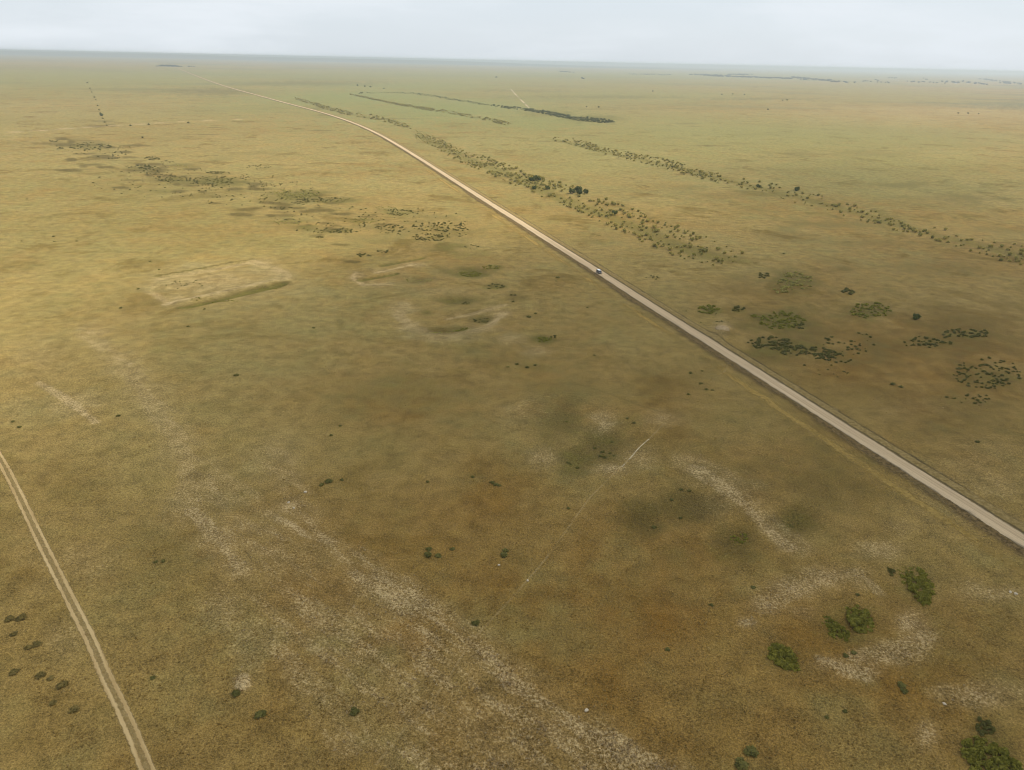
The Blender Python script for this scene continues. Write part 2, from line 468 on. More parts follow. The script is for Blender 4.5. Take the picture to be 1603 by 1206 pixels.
GOLD = [(140, 1040, 220, 160, .4), (200, 600, 170, 110, .6), (230, 700, 120, 70, .45), (420, 430, 260, 30, .3), (470, 505, 110, 60, .6), (400, 560, 120, 60, .55), (260, 250, 200, 20, .5), (500, 220, 120, 30, .4), (560, 290, 160, 20, .45), (940, 610, 50, 30, .3),
        (1430, 890, 120, 40, .25), (1150, 600, 30, 20, .3), (980, 260, 140, 14, .4), (1200, 280, 140, 10, .4), (1430, 340, 160, 16, .3), (1250, 400, 160, 16, .3), (850, 220, 100, 10, .3),
        (430, 190, 160, 12, .35), (360, 470, 200, 12, .4), (640, 500, 60, 40, .4), (860, 700, 90, 60, .3), (1180, 640, 60, 40, .25), (540, 660, 160, 70, .25), (1230, 260, 160, 6, .35)]
SAGEC = [(80, 350, 34, 40, .6), (90, 420, 44, 40, .5), (70, 480, 60, 50, .4), (120, 560, 70, 40, .2), (230, 740, 60, 60, .3), (270, 180, 160, 10, .3),
         (1270, 640, 200, 60, .35), (1380, 560, 160, 40, .3), (1080, 420, 60, 16, .35), (840, 340, 40, 16, .35), (700, 220, 60, 20, .3), (620, 170, 100, 14, .7), (720, 180, 90, 10, .7), (830, 195, 80, 8, .5),
         (680, 152, 90, 5, .6), (520, 150, 60, 6, .5), (780, 155, 60, 6, .5), (300, 930, 60, 40, .3), (440, 990, 60, 30, .25), (610, 1025, 26, 20, .7), (1500, 660, 90, 60, .35), (1050, 560, 120, 30, .3),
         (800, 138, 600, 22, 1.0), (850, 116, 900, 9, .9), (1300, 150, 300, 10, .7), (600, 165, 200, 20, .7), (1100, 160, 300, 14, .5), (250, 150, 200, 18, .5), (1350, 270, 160, 8, .3), (1500, 250, 120, 8, .3), (1420, 170, 200, 8, .3), (1280, 840, 50, 30, .4), (1420, 860, 80, 40, .25), (1560, 1100, 60, 60, .3), (1100, 110, 400, 4, .4)]
BROWN_SHADE = [(850, 1010, 1100, 330, .55), (1300, 1120, 320, 120, .7), (1050, 960, 240, 160, .6), (760, 800, 200, 120, .45), (1200, 640, 260, 90, .3), (1450, 560, 260, 90, .7), (620, 640, 160, 60, .4), (1500, 1020, 140, 100, .5), (1150, 800, 200, 80, .35), (1500, 700, 140, 60, .3), (1330, 330, 220, 20, .3), (1250, 460, 160, 30, .3)]  # browner turf, also carrying the cloud shade's tone in its colour
pale = .8 * blobs(PALE, .85, 1.5)
pale = np.maximum(pale, .85 * strips([([(262, 476), (330, 462), (400, 447), (440, 437)], 4.6, .85), ([(250, 437), (318, 426), (395, 411)], 4.2, .75), ([(398, 410), (440, 425), (446, 436)], 6.0, .75),
                                      ([(250, 440), (235, 456), (262, 474)], 4.0, .6), ([(632, 478), (625, 495), (645, 512), (690, 529), (760, 514), (790, 490)], 4.4, .7), ([(700, 500), (740, 492), (770, 484), (790, 478)], 2.6, .7),
                                      ([(558, 428), (552, 436), (570, 447), (610, 445)], 3.0, .75), ([(588, 428), (620, 421), (652, 414)], 2.2, .9)], 1.2) * (.55 + .9 * (warp1 + .5)) * 1.15)
pale = np.maximum(pale, strips([([(60, 600), (100, 622), (150, 662)], 2.6, .8), ([(300, 800), (345, 848), (376, 890)], 3.0, .75),
                                ([(190, 565), (225, 615), (290, 710), (300, 800)], 5, .5), ([(8, 208), (160, 198), (300, 190), (400, 186)], 6, .9),
                                ([(1090, 735), (1125, 757), (1160, 785), (1200, 825), (1232, 855)], 3.6, .72), ([(1085, 725), (1130, 750), (1180, 795), (1240, 850)], 7.0, .45), ([(1195, 948), (1250, 925), (1300, 900), (1345, 898)], 3.4, .6), ([(1345, 898), (1375, 925)], 2.2, .6), ([(1425, 968), (1448, 995), (1425, 1015), (1380, 1025), (1340, 1030)], 3.0, .62), ([(1282, 1030), (1310, 1042), (1352, 1058)], 2.0, .75)], 1.6))
bp, bq = P(430, 815), P(940, 1150); bd = (bq - bp) / np.hypot(*(bq - bp))
al_, ac_ = X * bd[0] + Y * bd[1], X * bd[1] - Y * bd[0]
streak = fbm(al_ / 5.0, ac_, 2.4, 4, 55)
band = strips([([(425, 805), (520, 855), (620, 925), (690, 1000), (760, 1052), (860, 1107), (940, 1152), (1000, 1200), (1050, 1240)], 7, .82),
               ([(400, 830), (480, 920), (560, 1000), (640, 1080), (740, 1160), (800, 1215)], 15, .6), ([(700, 1040), (800, 1120), (900, 1190), (940, 1225)], 11, .7),
               ([(330, 830), (380, 900), (430, 990), (480, 1080), (540, 1170)], 4, .5), ([(130, 515), (210, 590), (290, 700), (330, 800), (376, 890)], 6, .6),
               ([(180, 545), (260, 640), (340, 740), (430, 815)], 6, .4), ([(435, 700), (470, 800), (520, 860)], 7, .5)], 1.3)
pale = np.maximum(pale, 1.15 * blobs([(380, 1071, 15, 15), (376, 1078, 10, 9)], .35, .5))
pale = np.maximum(pale, band * (.35 + .65 * sst(.30, .66, streak)))
ditch = strips([([(284, 481), (340, 469), (400, 454), (446, 443)], 4.6, 1.0), ([(248, 432), (312, 421)], 3.0, 1.0), ([(318, 420), (362, 411)], 2.8, .9), ([(372, 410), (395, 406)], 2.6, .8),
                ([(562, 440), (622, 429)], 2.6, .9), ([(598, 416), (664, 404)], 2.4, .8)], .5)
pale = pale * (1 - .9 * ditch)
green = np.maximum(blobs(GREEN, .9, 1.0), strips([([(655, 212), (720, 245), (800, 274), (863, 305), (948, 338), (1027, 371), (1090, 395), (1150, 408)], 14, .56), ([(866, 218), (932, 235), (1052, 261), (1178, 292), (1247, 308), (1370, 343), (1465, 368), (1594, 400)], 13, .5),
                                                 ([(462, 155), (552, 180), (612, 189), (640, 199)], 14, .45), ([(560, 149), (624, 164), (700, 175), (775, 190)], 16, .4), ([(284, 481), (340, 469), (400, 454), (445, 444)], 2.6, 1.0), ([(562, 440), (622, 429)], 2.0, .9), ([(600, 416), (664, 404)], 2.4, .75),
                                                 ([(248, 432), (312, 421)], 1.6, .6), ([(318, 420), (362, 411)], 1.5, .55)], .5))
dash = np.clip(1.45 * blobs(DASH, .6, .8), 0, 1)
ditch = ditch * np.clip(.45 + 1.1 * (fbm(X, Y, 5.0, 3, 61)), 0, 1)
dark = np.maximum(np.maximum(np.maximum(blobs(DARKC, .95, 2.0), dash), .9 * ditch), strips([([(284, 482), (340, 470), (445, 444)], 2.2, .95), ([(248, 432), (312, 421)], 1.4, .9), ([(318, 420), (362, 411)], 1.4, .9), ([(372, 410), (395, 406)], 1.6, .8),
                                        ([(562, 440), (622, 429)], 2.0, .7), ([(893, 599), (940, 612), (1000, 634), (1060, 652)], .7, .5), ([(1150, 665), (1240, 700), (1320, 715)], .8, .4), ([(220, 345), (285, 372), (330, 388)], 1.6, .35), ([(590, 468), (680, 452)], 2.5, .5),
                                        ([(1010, 366), (1024, 370)], 1.6, .9), ([(885, 350), (912, 354)], 1.6, .9), ([(924, 366), (942, 370)], 1.4, 1.0)], .5))
gold = blobs(GOLD, .9, 1.4); sage = blobs(SAGEC, .8, 1.4); brown_shade = np.clip(1.5 * blobs(BROWN_SHADE, .9, 1.2), 0, 1)

me = np_mesh('ground', np.stack([X, Y, Z], 1), [quads], [m_ground], smooth=True)
one = np.ones_like(X)
meadow = blobs([(1150, 208, 320, 28, .5), (1380, 265, 260, 40, .4), (250, 300, 240, 60, .2), (900, 260, 140, 30, .3), (560, 152, 140, 14, .9), (700, 170, 150, 18, .9), (850, 190, 120, 14, .75), (640, 134, 170, 8, .7), (400, 168, 90, 10, .4), (980, 150, 200, 8, .5), (1000, 118, 500, 6, .5), (300, 118, 260, 6, .4)], .95, 1.0)
a = me.attributes.new('meadow', 'FLOAT', 'POINT'); a.data.foreach_set('value', meadow.astype(np.float32))
for nm, tr in (('cover_a', (pale, green, dark)), ('cover_b', (gold, sage, brown_shade))):
    a = me.attributes.new(nm, 'FLOAT_COLOR', 'POINT')
    a.data.foreach_set('color', np.stack([*tr, one], 1).astype(np.float32).ravel())
link('ground', me, kind='structure')


# ------------------------------------------------------------------ ribbons: road, verges, track, paths
def smooth_line(pts_px, step_px=7.0):
    """Catmull-Rom through the surveyed points, resampled; metres"""
    W = PP(pts_px)
    W = np.vstack([2 * W[0] - W[1], W, 2 * W[-1] - W[-2]])
    out = []
    for i in range(1, len(W) - 2):
        p0, p1, p2, p3 = W[i - 1:i + 3]
        k = max(2, int(np.hypot(*(np.array(pts_px[i - 1]) - pts_px[i])) / step_px))
        for t in np.arange(k) / k:
            out.append(.5 * ((2 * p1) + (-p0 + p2) * t + (2 * p0 - 5 * p1 + 4 * p2 - p3) * t * t + (-p0 + 3 * p1 - 3 * p2 + p3) * t ** 3))
    out.append(W[-2])
    return np.array(out)


def ribbon(name, line, offs, prof, m, **kw):
    d = np.gradient(line, axis=0); d /= np.hypot(d[:, 0], d[:, 1])[:, None]
    nrm = np.stack([d[:, 1], -d[:, 0]], 1)          # to the right of the direction of travel
    al = np.concatenate([[0], np.cumsum(np.hypot(*np.diff(line, axis=0).T))])
    V = []; UV = []
    for o, z in zip(offs, prof):
        p = line + nrm * o
        V.append(np.stack([p[:, 0], p[:, 1], height(p[:, 0], p[:, 1]) + z], 1))
        UV.append(np.stack([np.full(len(al), o), al], 1))
    n = len(line); k = len(offs)
    V = np.stack(V, 1).reshape(-1, 3); UV = np.stack(UV, 1).reshape(-1, 2)
    ii = np.arange(n * k).reshape(n, k)
    q = np.stack([ii[:-1, :-1], ii[:-1, 1:], ii[1:, 1:], ii[1:, :-1]], -1).reshape(-1, 4)
    return link(name, np_mesh(name, V, [q], [m], smooth=True, uv=UV), **kw)


ROADPX = [(1760, 950.5), (1596, 846), (1400, 721.5), (1200, 594), (1000, 467), (850, 371.7), (765, 317.8), (702, 277.6),
          (639, 237.5), (591, 209.5), (545, 189.6), (499, 175), (449, 162), (399, 148.3), (349, 134.5), (309, 120), (285, 110), (270, 104)]
# drop the kinks of hand measuring
rl = smooth_line(ROADPX, 6)
kern = np.array([1, 4, 6, 4, 1]) / 16.0
for _ in range(5):
    rl[2:-2] = np.stack([np.convolve(rl[:, 0], kern, 'valid'), np.convolve(rl[:, 1], kern, 'valid')], 1)

m_road, nt = mat('gravel_road'); g = NT(nt)
uv = g.n('ShaderNodeTexCoord').outputs['UV']; pos = g.n('ShaderNodeNewGeometry').outputs['Position']
st = g.noise(g.scalevec(uv, (1.7, .012, 1)), 1.0, 4, .6)
st2 = g.noise(g.scalevec(uv, (.55, .006, 1)), 1.0, 2, .5)
fine = g.noise(pos, 1.6, 4, .65)
blot = g.noise(pos, .09, 4, .6)
c = g.mix(g.ramp(st, .36, .64), (.405, .292, .165), (.590, .440, .262))
c = g.mix(g.math('MULTIPLY', g.ramp(st2, .5, .64), .5), c, (.640, .490, .300))
c = g.mix(g.math('MULTIPLY', g.ramp(blot, .55, .75), .5), c, (.310, .235, .150))
c = g.mix(g.math('MULTIPLY', g.ramp(fine, .5, .8), .5), c, (.250, .190, .120))
sep = g.n('ShaderNodeSeparateXYZ'); g.l(uv, sep.inputs[0])
edge = g.ramp(g.math('ADD', g.math('ABSOLUTE', sep.outputs[0]), g.math('MULTIPLY', g.math('SUBTRACT', blot, .5), 2.2)), 2.45, 3.0)
c = g.mix(g.math('MULTIPLY', edge, .75), c, (.17, .13, .075))
rag = g.math('ADD', g.math('ABSOLUTE', sep.outputs[0]), g.math('MULTIPLY', g.math('SUBTRACT', g.noise(pos, .35, 4, .65), .5), 1.7))
ms = g.n('ShaderNodeMixShader'); trn = g.n('ShaderNodeBsdfTransparent')
g.l(g.ramp(rag, 3.35, 2.75), ms.inputs[0]); g.l(trn.outputs[0], ms.inputs[1]); g.l(g.diffuse(c, .95, g.bump(st, .3, .08), .1), ms.inputs[2])
g.out(ms.outputs[0])
ribbon('road', rl, [-3.55, -3.05, -2.4, -1.2, 0, 1.2, 2.4, 3.05, 3.5], [.285, .36, .42, .46, .48, .46, .42, .36, .23], m_road, kind='structure')


def fade_mat(name, color_fn, alpha_fn):
    m, nt = mat(name); g = NT(nt)
    uv = g.n('ShaderNodeTexCoord').outputs['UV']; pos = g.n('ShaderNodeNewGeometry').outputs['Position']
    sep = g.n('ShaderNodeSeparateXYZ'); g.l(uv, sep.inputs[0])
    ac = sep.outputs[0]
    sh = g.diffuse(color_fn(g, uv, pos, ac), .95, g.bump(g.noise(pos, 1.3, 4, .65), .7, .3), .05)
    tr = g.n('ShaderNodeBsdfTransparent')
    ms = g.n('ShaderNodeMixShader')
    g.l(alpha_fn(g, uv, pos, ac), ms.inputs[0]); g.l(tr.outputs[0], ms.inputs[1]); g.l(sh, ms.inputs[2])
    g.out(ms.outputs[0])
    return m


def left_col(g, uv, pos, ac):
    n = g.noise(pos, .9, 4, .7); b = g.noise(g.scalevec(uv, (.5, .03, 1)), 1, 4, .6)
    c = g.mix(g.ramp(n, .35, .68), (.098, .064, .025), (.270, .182, .075))
    return g.mix(g.math('MULTIPLY', g.ramp(b, .5, .7), .55), c, (.190, .140, .055))


def left_alpha(g, uv, pos, ac):
    n = g.noise(pos, .12, 4, .6); n2 = g.noise(pos, 1.2, 3, .6); n3 = g.noise(pos, .012, 3, .5)
    d = g.math('ADD', g.math('ABSOLUTE', ac), g.math('MULTIPLY', g.math('SUBTRACT', n, .5), 4.5))
    d = g.math('ADD', d, g.math('MULTIPLY', g.math('SUBTRACT', n2, .5), 2.5))
    d = g.math('ADD', d, g.math('MULTIPLY', g.math('SUBTRACT', n3, .5), 8.0))
    lim = g.math('SUBTRACT', 9.9, g.math('ABSOLUTE', ac))
    return g.math('MULTIPLY', g.ramp(d, 8.6, 4.4, 0, .85), g.ramp(lim, .05, 1.5))


def right_col(g, uv, pos, ac):
    n = g.noise(pos, .9, 4, .7)
    c = g.mix(g.ramp(n, .35, .68), (.225, .155, .050), (.370, .265, .105))
    w = g.math('MULTIPLY', g.math('SUBTRACT', g.noise(pos, .16, 3, .6), .5), 1.6)
    aw = g.math('ADD', ac, w)
    d1 = g.ramp(g.math('ABSOLUTE', g.math('SUBTRACT', aw, 4.0)), .75, .2)
    d2 = g.ramp(g.math('ABSOLUTE', g.math('SUBTRACT', aw, 8.2)), 1.0, .25)
    br = g.ramp(g.noise(pos, .07, 3, .6), .4, .6)
    c = g.mix(g.math('MULTIPLY', d1, .85), c, (.095, .070, .034))
    return g.mix(g.math('MULTIPLY', g.math('MULTIPLY', d2, br), .85), c, (.090, .064, .030))


def right_alpha(g, uv, pos, ac):
    n = g.noise(pos, .14, 4, .6); n2 = g.noise(pos, 1.2, 3, .6)
    d = g.math('ADD', ac, g.math('MULTIPLY', g.math('SUBTRACT', n, .5), 3.5))
    d = g.math('ADD', d, g.math('MULTIPLY', g.math('SUBTRACT', n2, .5), 1.5))
    lim = g.math('SUBTRACT', 10.9, ac)
    return g.math('MULTIPLY', g.ramp(d, 9.6, 7.2, 0, .85), g.ramp(lim, .05, 1.2))


ribbon('road_verge', rl, [-10, -6.5, -4.6, -3.0, -2.6], [.05, .06, .08, .33, .36], fade_mat('dark_verge', left_col, left_alpha), kind='structure')
ribbon('road_verge', rl, [2.6, 3.0, 3.9, 5.6, 7.4, 8.2, 9.2, 11], [.36, .33, .06, .22, .20, .06, .12, .05], fade_mat('ditched_verge', right_col, right_alpha), kind='structure')


def ochre_col(g, uv, pos, ac):
    n = g.noise(pos, .8, 4, .7)
    return g.mix(g.ramp(n, .35, .65), (.30, .195, .050), (.46, .31, .09))


def ochre_alpha(g, uv, pos, ac):
    n = g.noise(pos, .10, 4, .6); n2 = g.noise(pos, 1.1, 3, .6); n3 = g.noise(pos, .012, 3, .5)
    d = g.math('ABSOLUTE', g.math('ADD', ac, g.math('ADD', 12.5, g.math('MULTIPLY', g.math('SUBTRACT', n, .5), 5.0))))
    d = g.math('ADD', d, g.math('MULTIPLY', g.math('SUBTRACT', n2, .5), 2.6))
    return g.math('MULTIPLY', g.ramp(d, 3.2, .6, 0, .75), g.ramp(n3, .42, .58))


keep = (rl[:, 1] < 900)
ribbon('grass_strip', rl[keep], [-18, -14, -12, -10.01], [.03, .035, .035, .03], fade_mat('ochre_grass', ochre_col, ochre_alpha), kind='structure')

# the twin-rut farm track, bottom left
TRACK = [(-60, 610), (-25, 677), (8, 733), (36, 789), (60, 840), (90, 900), (116, 952), (143, 1005), (165, 1058), (195, 1120), (227.5, 1198), (262, 1290), (290, 1370)]
tl = smooth_line(TRACK, 5)
for _ in range(6):
    tl[2:-2] = np.stack([np.convolve(tl[:, 0], kern, 'valid'), np.convolve(tl[:, 1], kern, 'valid')], 1)


def track_col(g, uv, pos, ac):
    n = g.noise(pos, 1.5, 4, .7); m_ = g.noise(g.scalevec(uv, (.8, .04, 1)), 1, 3, .6)
    rut = g.ramp(g.math('ABSOLUTE', g.math('SUBTRACT', g.math('ABSOLUTE', ac), .82)), .55, .2)
    mid = g.mix(g.ramp(n, .35, .65), (.340, .232, .085), (.480, .350, .160))
    r = g.mix(g.ramp(m_, .35, .65), (.450, .305, .130), (.580, .420, .200))
    return g.mix(rut, mid, r)


def track_alpha(g, uv, pos, ac):
    n = g.noise(pos, .5, 4, .6); n2 = g.noise(pos, 2.2, 2, .6)
    d = g.math('ADD', g.math('ABSOLUTE', ac), g.math('MULTIPLY', g.math('SUBTRACT', n, .5), 1.0))
    d = g.math('ADD', d, g.math('MULTIPLY', g.math('SUBTRACT', n2, .5), .6))
    rr_ = g.math('ABSOLUTE', g.math('SUBTRACT', g.math('ABSOLUTE', ac), .82))
    rr_ = g.math('ADD', rr_, g.math('MULTIPLY', g.math('SUBTRACT', n, .5), .9))
    rut = g.ramp(g.math('ADD', rr_, g.math('MULTIPLY', g.math('SUBTRACT', n2, .5), .5)), .62, .2, 0, .95)
    a_ = g.math('MAXIMUM', rut, g.ramp(d, 1.6, .8, 0, .45))
    return g.math('MULTIPLY', a_, g.ramp(g.math('ABSOLUTE', ac), 1.95, 1.75))


ribbon('dirt_track', tl, [-2, -1.2, -.8, -.4, 0, .4, .8, 1.2, 2], [.05, .07, .035, .07, .10, .07, .035, .07, .05], fade_mat('dirt_track', track_col, track_alpha), kind='structure')


def path_mat(name, c1, c2, w, strength, gap):
    def colf(g, uv, pos, ac):
        return g.mix(g.noise(pos, 1.4, 3, .6), c1, c2)

    def alf(g, uv, pos, ac):
        n = g.noise(pos, .6, 4, .6); n3 = g.noise(pos, gap, 3, .55)
        d = g.math('ADD', g.math('ABSOLUTE', ac), g.math('MULTIPLY', g.math('SUBTRACT', n, .5), w * 1.3))
        return g.math('MULTIPLY', g.ramp(d, w, w * .4, 0, strength), g.ramp(n3, .36, .56, .25, 1))
    return fade_mat(name, colf, alf)


m_path = path_mat('trodden_path', (.58, .40, .16), (.72, .53, .25), .36, .24, .10)
m_pathb = path_mat('bright_path', (.62, .49, .28), (.72, .59, .36), .34, .75, .2)
m_pathf = path_mat('far_track', (.50, .39, .22), (.62, .50, .31), 4.2, .75, .003)
m_pathl = path_mat('field_track', (.42, .32, .16), (.54, .42, .24), 3.0, .6, .006)


def path(name, pts, m, w, step=6):
    ln = smooth_line(pts, step)
    ribbon(name, ln, [-w, -w / 2, 0, w / 2, w], [.03, .045, .05, .045, .03], m, kind='structure')


path('footpath', [(918, 786), (908, 800), (890, 826), (874, 848), (850, 880), (826, 908), (798, 940), (768, 972), (735, 1010), (700, 1065), (668, 1109), (637, 1140), (613, 1169), (588, 1200)], m_path, .9)
path('footpath', [(1016, 687), (1004, 697), (996, 705), (989, 714), (981, 722), (973, 731)], m_pathb, .8)
path('footpath', [(1038, 665), (1026, 677), (1016, 687)], m_path, .9)
path('footpath', [(973, 731), (958, 744), (946, 757), (930, 772), (918, 786)], m_path, .9)
path('footpath', [(1112, 598), (1128, 587), (1137, 578), (1141, 566)], m_path, .9)
path('far_track', [(800, 140), (808, 149), (818, 159), (828, 169)], m_pathf, 5, 3)
path('far_track', [(8, 208), (80, 203.5), (160, 198), (230, 194), (300, 190), (360, 187)], m_pathl, 4, 4)


# ------------------------------------------------------------------ vegetation
def ico(sub=2):
    t = (1 + 5 ** .5) / 2
    v = [(-1, t, 0), (1, t, 0), (-1, -t, 0), (1, -t, 0), (0, -1, t), (0, 1, t), (0, -1, -t), (0, 1, -t), (t, 0, -1), (t, 0, 1), (-t, 0, -1), (-t, 0, 1)]
    f = [(0, 11, 5), (0, 5, 1), (0, 1, 7), (0, 7, 10), (0, 10, 11), (1, 5, 9), (5, 11, 4), (11, 10, 2), (10, 7, 6), (7, 1, 8), (3, 9, 4), (3, 4, 2), (3, 2, 6), (3, 6, 8), (3, 8, 9), (4, 9, 5), (2, 4, 11), (6, 2, 10), (8, 6, 7), (9, 8, 1)]
    v = [np.array(p) / np.linalg.norm(p) for p in v]
    for _ in range(sub):
        nf = []; mid = {}

        def mp(a, b):
            k = (min(a, b), max(a, b))
            if k not in mid:
                m_ = v[a] + v[b]; v.append(m_ / np.linalg.norm(m_)); mid[k] = len(v) - 1
            return mid[k]
        for a, b, c in f:
            x, y, z = mp(a, b), mp(b, c), mp(c, a)
            nf += [(a, x, z), (b, y, x), (c, z, y), (x, y, z)]
        f = nf
    return np.array(v), np.array(f)


ICO_V, ICO_F = ico(1)
ICO2_V, ICO2_F = ico(2)


def crown(lobes, leaves, size, seed, flat=.9):
    """lobes: (x,y,z,rx,ry,rz). lumpy cores wrapped in loose leaf clumps -> V, tris, quads, tint"""
    r = np.random.default_rng(seed)
    V = []; T = []; Q = []; tint = []; base = 0
    for (x, y, z, a, b, c) in lobes:
        jit = 1 + .35 * (r.random(len(ICO_V)) - .5)
        v = ICO_V * jit[:, None] * .80 * np.array((a, b, c)) + (x, y, z)
        v[:, 2] = np.maximum(v[:, 2], 0)
        V.append(v); T.append(ICO_F + base); base += len(v)
        t = r.random(); tint.append(np.stack([np.clip(t + .3 * (r.random(len(v)) - .5), 0, 1), r.random(len(v)) * .4, np.zeros(len(v)), np.ones(len(v))], 1))
        n = leaves
        d = r.normal(size=(n, 3)); d /= np.linalg.norm(d, axis=1)[:, None]; d[:, 2] = np.where(d[:, 2] < -.35, -d[:, 2], d[:, 2])
        rad = .72 + .42 * r.random(n)
        ctr = d * rad[:, None] * np.array((a, b, c)) + (x, y, z)
        ctr[:, 2] = np.maximum(ctr[:, 2], .04)
        nrm = d + .9 * r.normal(size=(n, 3)); nrm /= np.linalg.norm(nrm, axis=1)[:, None]
        tt = np.cross(nrm, r.normal(size=(n, 3))); tt /= np.linalg.norm(tt, axis=1)[:, None]
        bb = np.cross(nrm, tt)
        s = size * (.6 + .8 * r.random(n))[:, None]
        q = np.stack([ctr - tt * s - bb * s * .45, ctr + tt * s * .3 - bb * s * .7, ctr + tt * s + bb * s * .4, ctr - tt * s * .3 + bb * s * .75], 1)
        V.append(q.reshape(-1, 3)); Q.append(np.arange(n * 4).reshape(n, 4) + base); base += n * 4
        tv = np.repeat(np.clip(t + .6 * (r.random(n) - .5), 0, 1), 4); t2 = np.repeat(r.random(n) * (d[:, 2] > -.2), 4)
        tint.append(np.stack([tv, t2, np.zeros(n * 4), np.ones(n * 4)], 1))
    return np.vstack(V), np.vstack(T), np.vstack(Q), np.vstack(tint)


def trunk_geo(h, r1, r2, limbs, seed):
    """tapered trunk with limbs"""
    r = np.random.default_rng(seed); V = []; Q = []; base = 0

    def tube(p, q, a, b, n=6):
        nonlocal base
        p = np.array(p, float); q = np.array(q, float); d = (q - p) / np.linalg.norm(q - p)
        u = np.cross(d, (.3, .9, .1)); u /= np.linalg.norm(u); w = np.cross(d, u)
        for c, rr in ((p, a), (q, b)):
            for k in range(n):
                th = 2 * math.pi * k / n; V.append(c + (u * math.cos(th) + w * math.sin(th)) * rr)
        for k in range(n):
            k2 = (k + 1) % n; Q.append((base + k, base + k2, base + n + k2, base + n + k))
        base += 2 * n
    tube((0, 0, -.15), (r.normal() * .05, r.normal() * .05, h * .5), r1, r1 * .75)
    tube((0, 0, h * .49), (r.normal() * .1, r.normal() * .1, h), r1 * .74, r2)
    for k in range(limbs):
        th = 2 * math.pi * (k + r.random()) / limbs; z = h * (.35 + .4 * r.random()); L = h * (.35 + .2 * r.random())
        tube((0, 0, z), (math.cos(th) * L * .75, math.sin(th) * L * .75, z + L * .7), r1 * .5, r2 * .6)
    return np.array(V), np.array(Q)


def shrub_lobes(seed, n, spread, r, hgt):
    q = np.random.default_rng(seed); L = [(0, 0, hgt * .45, r, r * .95, hgt * .55)]
    for k in range(n):
        th = q.random() * 6.283; d = spread * (.5 + .5 * q.random()); s = .45 + .4 * q.random()
        L.append((math.cos(th) * d, math.sin(th) * d, hgt * .4 * s, r * s, r * s * .9, hgt * .55 * s + .05))
    return L


def tree_lobes(seed, hgt, w):
    q = np.random.default_rng(seed); L = []
    for k in range(7):
        th = k * 2.4 + q.random(); d = w * (.28 + .35 * q.random()); z = hgt * (.34 + .5 * k / 7 * 1.0 + .08 * q.random())
        s = w * (.36 + .2 * q.random()) * (1 - .35 * k / 7)
        L.append((math.cos(th) * d, math.sin(th) * d, z, s, s * .9, s * (.8 + .5 * q.random())))
    L.append((0, 0, hgt * .8, w * .34, w * .3, hgt * .2))
    return L


def tmpl_mesh(name, geo, m):
    V, T, Q, tint = geo
    return np_mesh(name, V, [T, Q], [m], tint=tint)


# unit templates: 1 m tall
SHRUB_GEO = [crown(shrub_lobes(50 + k, 3 + k % 3, .55, .62, 1.0), 46, .15, 60 + k) for k in range(5)]
TREE_GEO = [crown(tree_lobes(80 + k, 1.0, .95), 34, .10, 90 + k) for k in range(6)]
TRUNK_GEO = [trunk_geo(.72, .045, .014, 4, 130 + k) for k in range(6)]
ME = {}
for nm, m in (('olive', m_olive), ('green', m_green), ('dark', m_dark), ('far', m_far), ('thick', m_thick), ('tuft', m_tuft), ('gold', m_gold)):
    ME['shrub_' + nm] = [tmpl_mesh('shrub_foliage', gq, m) for gq in SHRUB_GEO]
    ME['tree_' + nm] = [tmpl_mesh('tree_crown', gq, m) for gq in TREE_GEO]
ME['trunk'] = [np_mesh('tree_trunk', v, [q], [m_bark]) for v, q in TRUNK_GEO]
MAT = dict(olive=m_olive, green=m_green, dark=m_dark, far=m_far, thick=m_thick, gold=m_gold)


def merged(name, geos, mats_, items, **kw):
    """items: (geo index, x, y, z, rot, sx, sz); one merged mesh for uncounted growth"""
    V = []; T = []; Q = []; tint = []; b = 0
    for (k, x, y, z, ro, sx, sz) in items:
        v, t, q, ti = geos[k]
        c, s = math.cos(ro), math.sin(ro)
        w = np.stack([(v[:, 0] * c - v[:, 1] * s) * sx + x, (v[:, 0] * s + v[:, 1] * c) * sx + y, v[:, 2] * sz + z], 1)
        V.append(w); T.append(t + b); Q.append(q + b); b += len(v)
        ti = ti.copy(); ti[:, 0] = np.clip(ti[:, 0] + .4 * (random.random() - .5), 0, 1); tint.append(ti)
    return link(name, np_mesh(name, np.vstack(V), [np.vstack(T), np.vstack(Q)], mats_, tint=np.vstack(tint)), **kw)


def put_shrub(x, y, size, kind, label, group=None, flat=.75, name='shrub', cat='shrub'):
    k = random.randrange(5)
    return link(name, ME['shrub_' + kind][k], label, cat, group, loc=(x, y, hz(x, y) - .04 * size), rz=random.random() * 6.28, sc=(size, size, size * flat))


def put_tree(x, y, h, kind, label, group, wide=1.0, parts=True, name='small_tree'):
    k = random.randrange(6); rz = random.random() * 6.28
    if not parts:
        return link(name, ME['tree_' + kind][k], label, 'tree', group, loc=(x, y, hz(x, y) if y < 3000 else 0), rz=rz, sc=(h * wide, h * wide, h))
    t = link(name, None, label, 'tree', group, loc=(x, y, hz(x, y)), rz=rz, sc=(h * wide, h * wide, h))
    t.empty_display_size = .1
    link('trunk', ME['trunk'][k], parent=t)
    link('crown', ME['tree_' + kind][k], parent=t)
    return t


def rs(line, n):
    W = PP(line); s = np.concatenate([[0], np.cumsum(np.hypot(*np.diff(W, axis=0).T))])
    u = np.linspace(0, s[-1], n)
    return np.stack([np.interp(u, s, W[:, 0]), np.interp(u, s, W[:, 1])], 1), s[-1]


